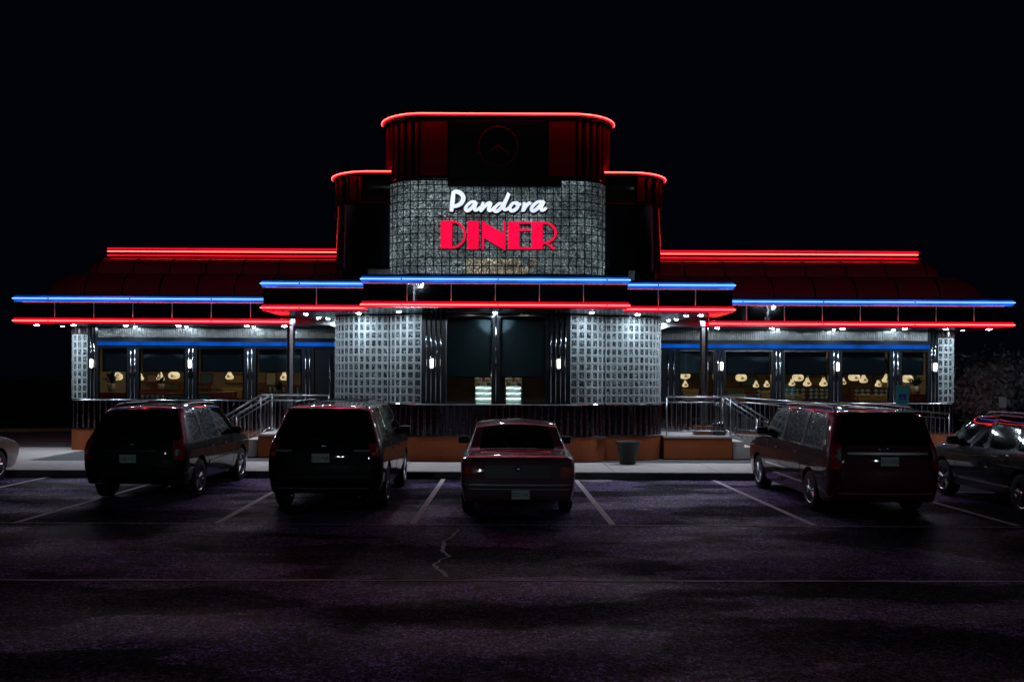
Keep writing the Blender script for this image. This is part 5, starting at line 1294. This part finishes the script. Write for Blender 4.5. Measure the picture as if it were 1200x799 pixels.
ascent = spec('two', L=4.95, W=1.95, zb=0.30, zm=0.62, zsh=0.95, zbelt=1.14, zr=1.74, gh=0.74, slope=0.40, nose=1.04, rise=0.04, paint='p_black', rear_glass=True,
    marks=dict(q0=0.60, q1=1.25, c1=1.35, b0=2.20, b1=2.30, roof=3.10, cowl=3.85), wheels=(1.0, 3.89), wr=0.37, spokes=10, door_z=(0.45, 1.10), seams=(1.45, 2.25, 3.3), handles=(1.75, 2.6),
    mirror=(3.25, 1.20), plate_pos=(-0.02, 0.93), plate_text='S22-NJE', badge=(1.12, 0.075, 0.04), rack=(0.70, 2.95, 1.79, 0.62), crossbar=(1.2, 2.5), wiper=(1.21, -0.4), exhaust=(1, -1), spoiler=(1.73, 0.22, 0.60),
    lamps=[('tail_lamp', 'tail', 0.92, 1.05, 0.16, 0.22, 0.7), ('light_bar', 'clear', 0.70, 1.045, 0.34, 0.028, 0.12), ('reversing_lamp', 'clear', 0.90, 0.99, 0.10, 0.04, 0.5)],
    rear_strips=[('bumper_strip', 'chrome_dim', 0.42, 1.5, 0.012, 0.015), ('bumper_step', 'trim', 0.62, 1.6, 0.05, 0.03)])
M['chrome_dim'] = mat('dulled_chrome', (0.42, 0.46, 0.47), 0.35, 0.5)
van = spec('two', L=5.10, W=1.88, zb=0.22, zm=0.55, zsh=0.92, zbelt=1.12, zr=1.70, gh=0.80, slope=0.22, nose=0.98, rise=0.06, paint='p_red', rear_glass=True,
    marks=dict(q0=0.50, q1=1.42, c1=1.52, b0=2.55, b1=2.65, roof=3.45, cowl=4.25), wheels=(1.02, 4.10), wr=0.34, spokes=9, door_z=(0.32, 1.08), seams=(1.50, 2.60, 3.65), handles=(1.72, 2.85),
    moulding=(0.60, 1.55, 3.55, 'chrome', 0.035), mirror=(3.62, 1.20), plate_pos=(0.0, 0.93), plate_text='U51-HBZ', badge=(1.13, 0.16, 0.022), rack=(0.55, 3.1, 1.75, 0.66), wiper=(1.17, 0.3), exhaust=(1,), spoiler=(1.72, 0.12, 0.66),
    lamps=[('tail_lamp', 'tail', 0.94, 1.00, 0.16, 0.42, 0.8), ('reversing_lamp', 'clear', 0.88, 1.04, 0.12, 0.20, 0.35)],
    rear_strips=[('chrome_bar', 'chrome_dim', 1.055, 1.30, 0.035, 0.02), ('bumper_strip', 'chrome_dim', 0.40, 1.55, 0.012, 0.012), ('bumper_step', 'p_red', 0.60, 1.70, 0.03, 0.035)])
sedan = spec('three', L=4.75, W=1.90, zb=0.24, zm=0.52, zsh=0.80, zbelt=0.99, zr=1.43, gh=0.75, cols=[-1, -0.955, 0, 0.955, 1], slope=0.2, nose=0.88, rise=0.02, cr=0.085, paint='p_mauve', crease=0.6,
    marks=dict(trunk=0.98, rroof=1.62, c1=1.80, b0=2.35, b1=2.44, roof=3.0, cowl=3.62), wheels=(1.05, 3.72), wr=0.32, spokes=9, door_z=(0.35, 0.95), seams=(1.60, 2.40, 3.4), handles=(1.8, 2.6),
    moulding=(0.55, 0.9, 3.4, 'trim', 0.05), mirror=(3.30, 1.03), plate_pos=(0.04, 0.40), plate_text='EZO-HCJ', badge=(0.80, 0.05, 0.045), exhaust=(1,), endglass='tglass', sideglass='tglass', seats=[(1.45, 1.13), (2.45, 1.22)],
    lamps=[('tail_lamp', 'tail', 0.84, 0.76, 0.26, 0.17, 0.25), ('tail_lamp', 'tail', 0.99, 0.76, 0.10, 0.17, 0.9)],
    rear_strips=[('lamp_panel', 'trim', 0.76, 1.05, 0.20, 0.008), ('bumper_strip', 'chrome_dim', 0.555, 1.78, 0.022, 0.035), ('bumper_strip', 'chrome_dim', 0.485, 1.78, 0.014, 0.03), ('boot_edge', 'p_mauve', 0.93, 1.5, 0.02, 0.008)])
hatch = spec('two', L=4.60, W=1.84, zb=0.26, zm=0.56, zsh=0.90, zbelt=1.06, zr=1.60, gh=0.74, slope=0.55, nose=0.92, rise=0.08, paint='p_dark', rear_glass=True,
    marks=dict(q0=0.62, q1=1.10, c1=1.20, b0=2.00, b1=2.10, roof=2.80, cowl=3.65), wheels=(0.95, 3.62), wr=0.35, spokes=5, door_z=(0.38, 1.0), seams=(1.30, 2.05, 3.1), handles=(1.5, 2.35), sideglass='cglass',
    moulding=(0.42, 1.3, 3.0, 'chrome_dim', 0.02), mirror=(3.1, 1.10), mirror_paint=True, plate_pos=(0, 0.8), plate_text='B41-KRM', rack=(0.9, 2.6, 1.64, 0.58), exhaust=(1,),
    lamps=[('tail_lamp', 'tail', 0.93, 0.96, 0.30, 0.16, 0.8)], rear_strips=[('bumper_step', 'trim', 0.5, 1.5, 0.05, 0.02)])
silver = dict(sedan); silver.update(paint='p_silver', plate_text='K73-DTL', spokes=9, endglass='cglass', sideglass='cglass'); silver.pop('seats')
make_car('parked_car', sorento, (-6.53, 15.9, 0), 'black suv with roof rails and five-spoke wheels, leftmost of the dark suvs', 'car')
make_car('parked_car', ascent, (-2.90, 14.75, 0), 'black suv with thin pale lamp strips and crossbars parked left of the old sedan', 'car')
make_car('parked_car', sedan, (0.31, 14.3, 0), 'old boxy mauve-brown sedan parked in front of the centre window', 'car')
make_car('parked_car', van, (6.32, 14.55, 0), 'dark red minivan with chrome side moulding parked right of the empty bay', 'car')
make_car('parked_car', hatch, (9.62, 14.0, 0), 'glossy charcoal crossover at the right edge reflecting red and blue neon', 'car')
make_car('parked_car', silver, (-11.68, 15.55, 0), 'champagne sedan whose nose shows at the left edge', 'car')
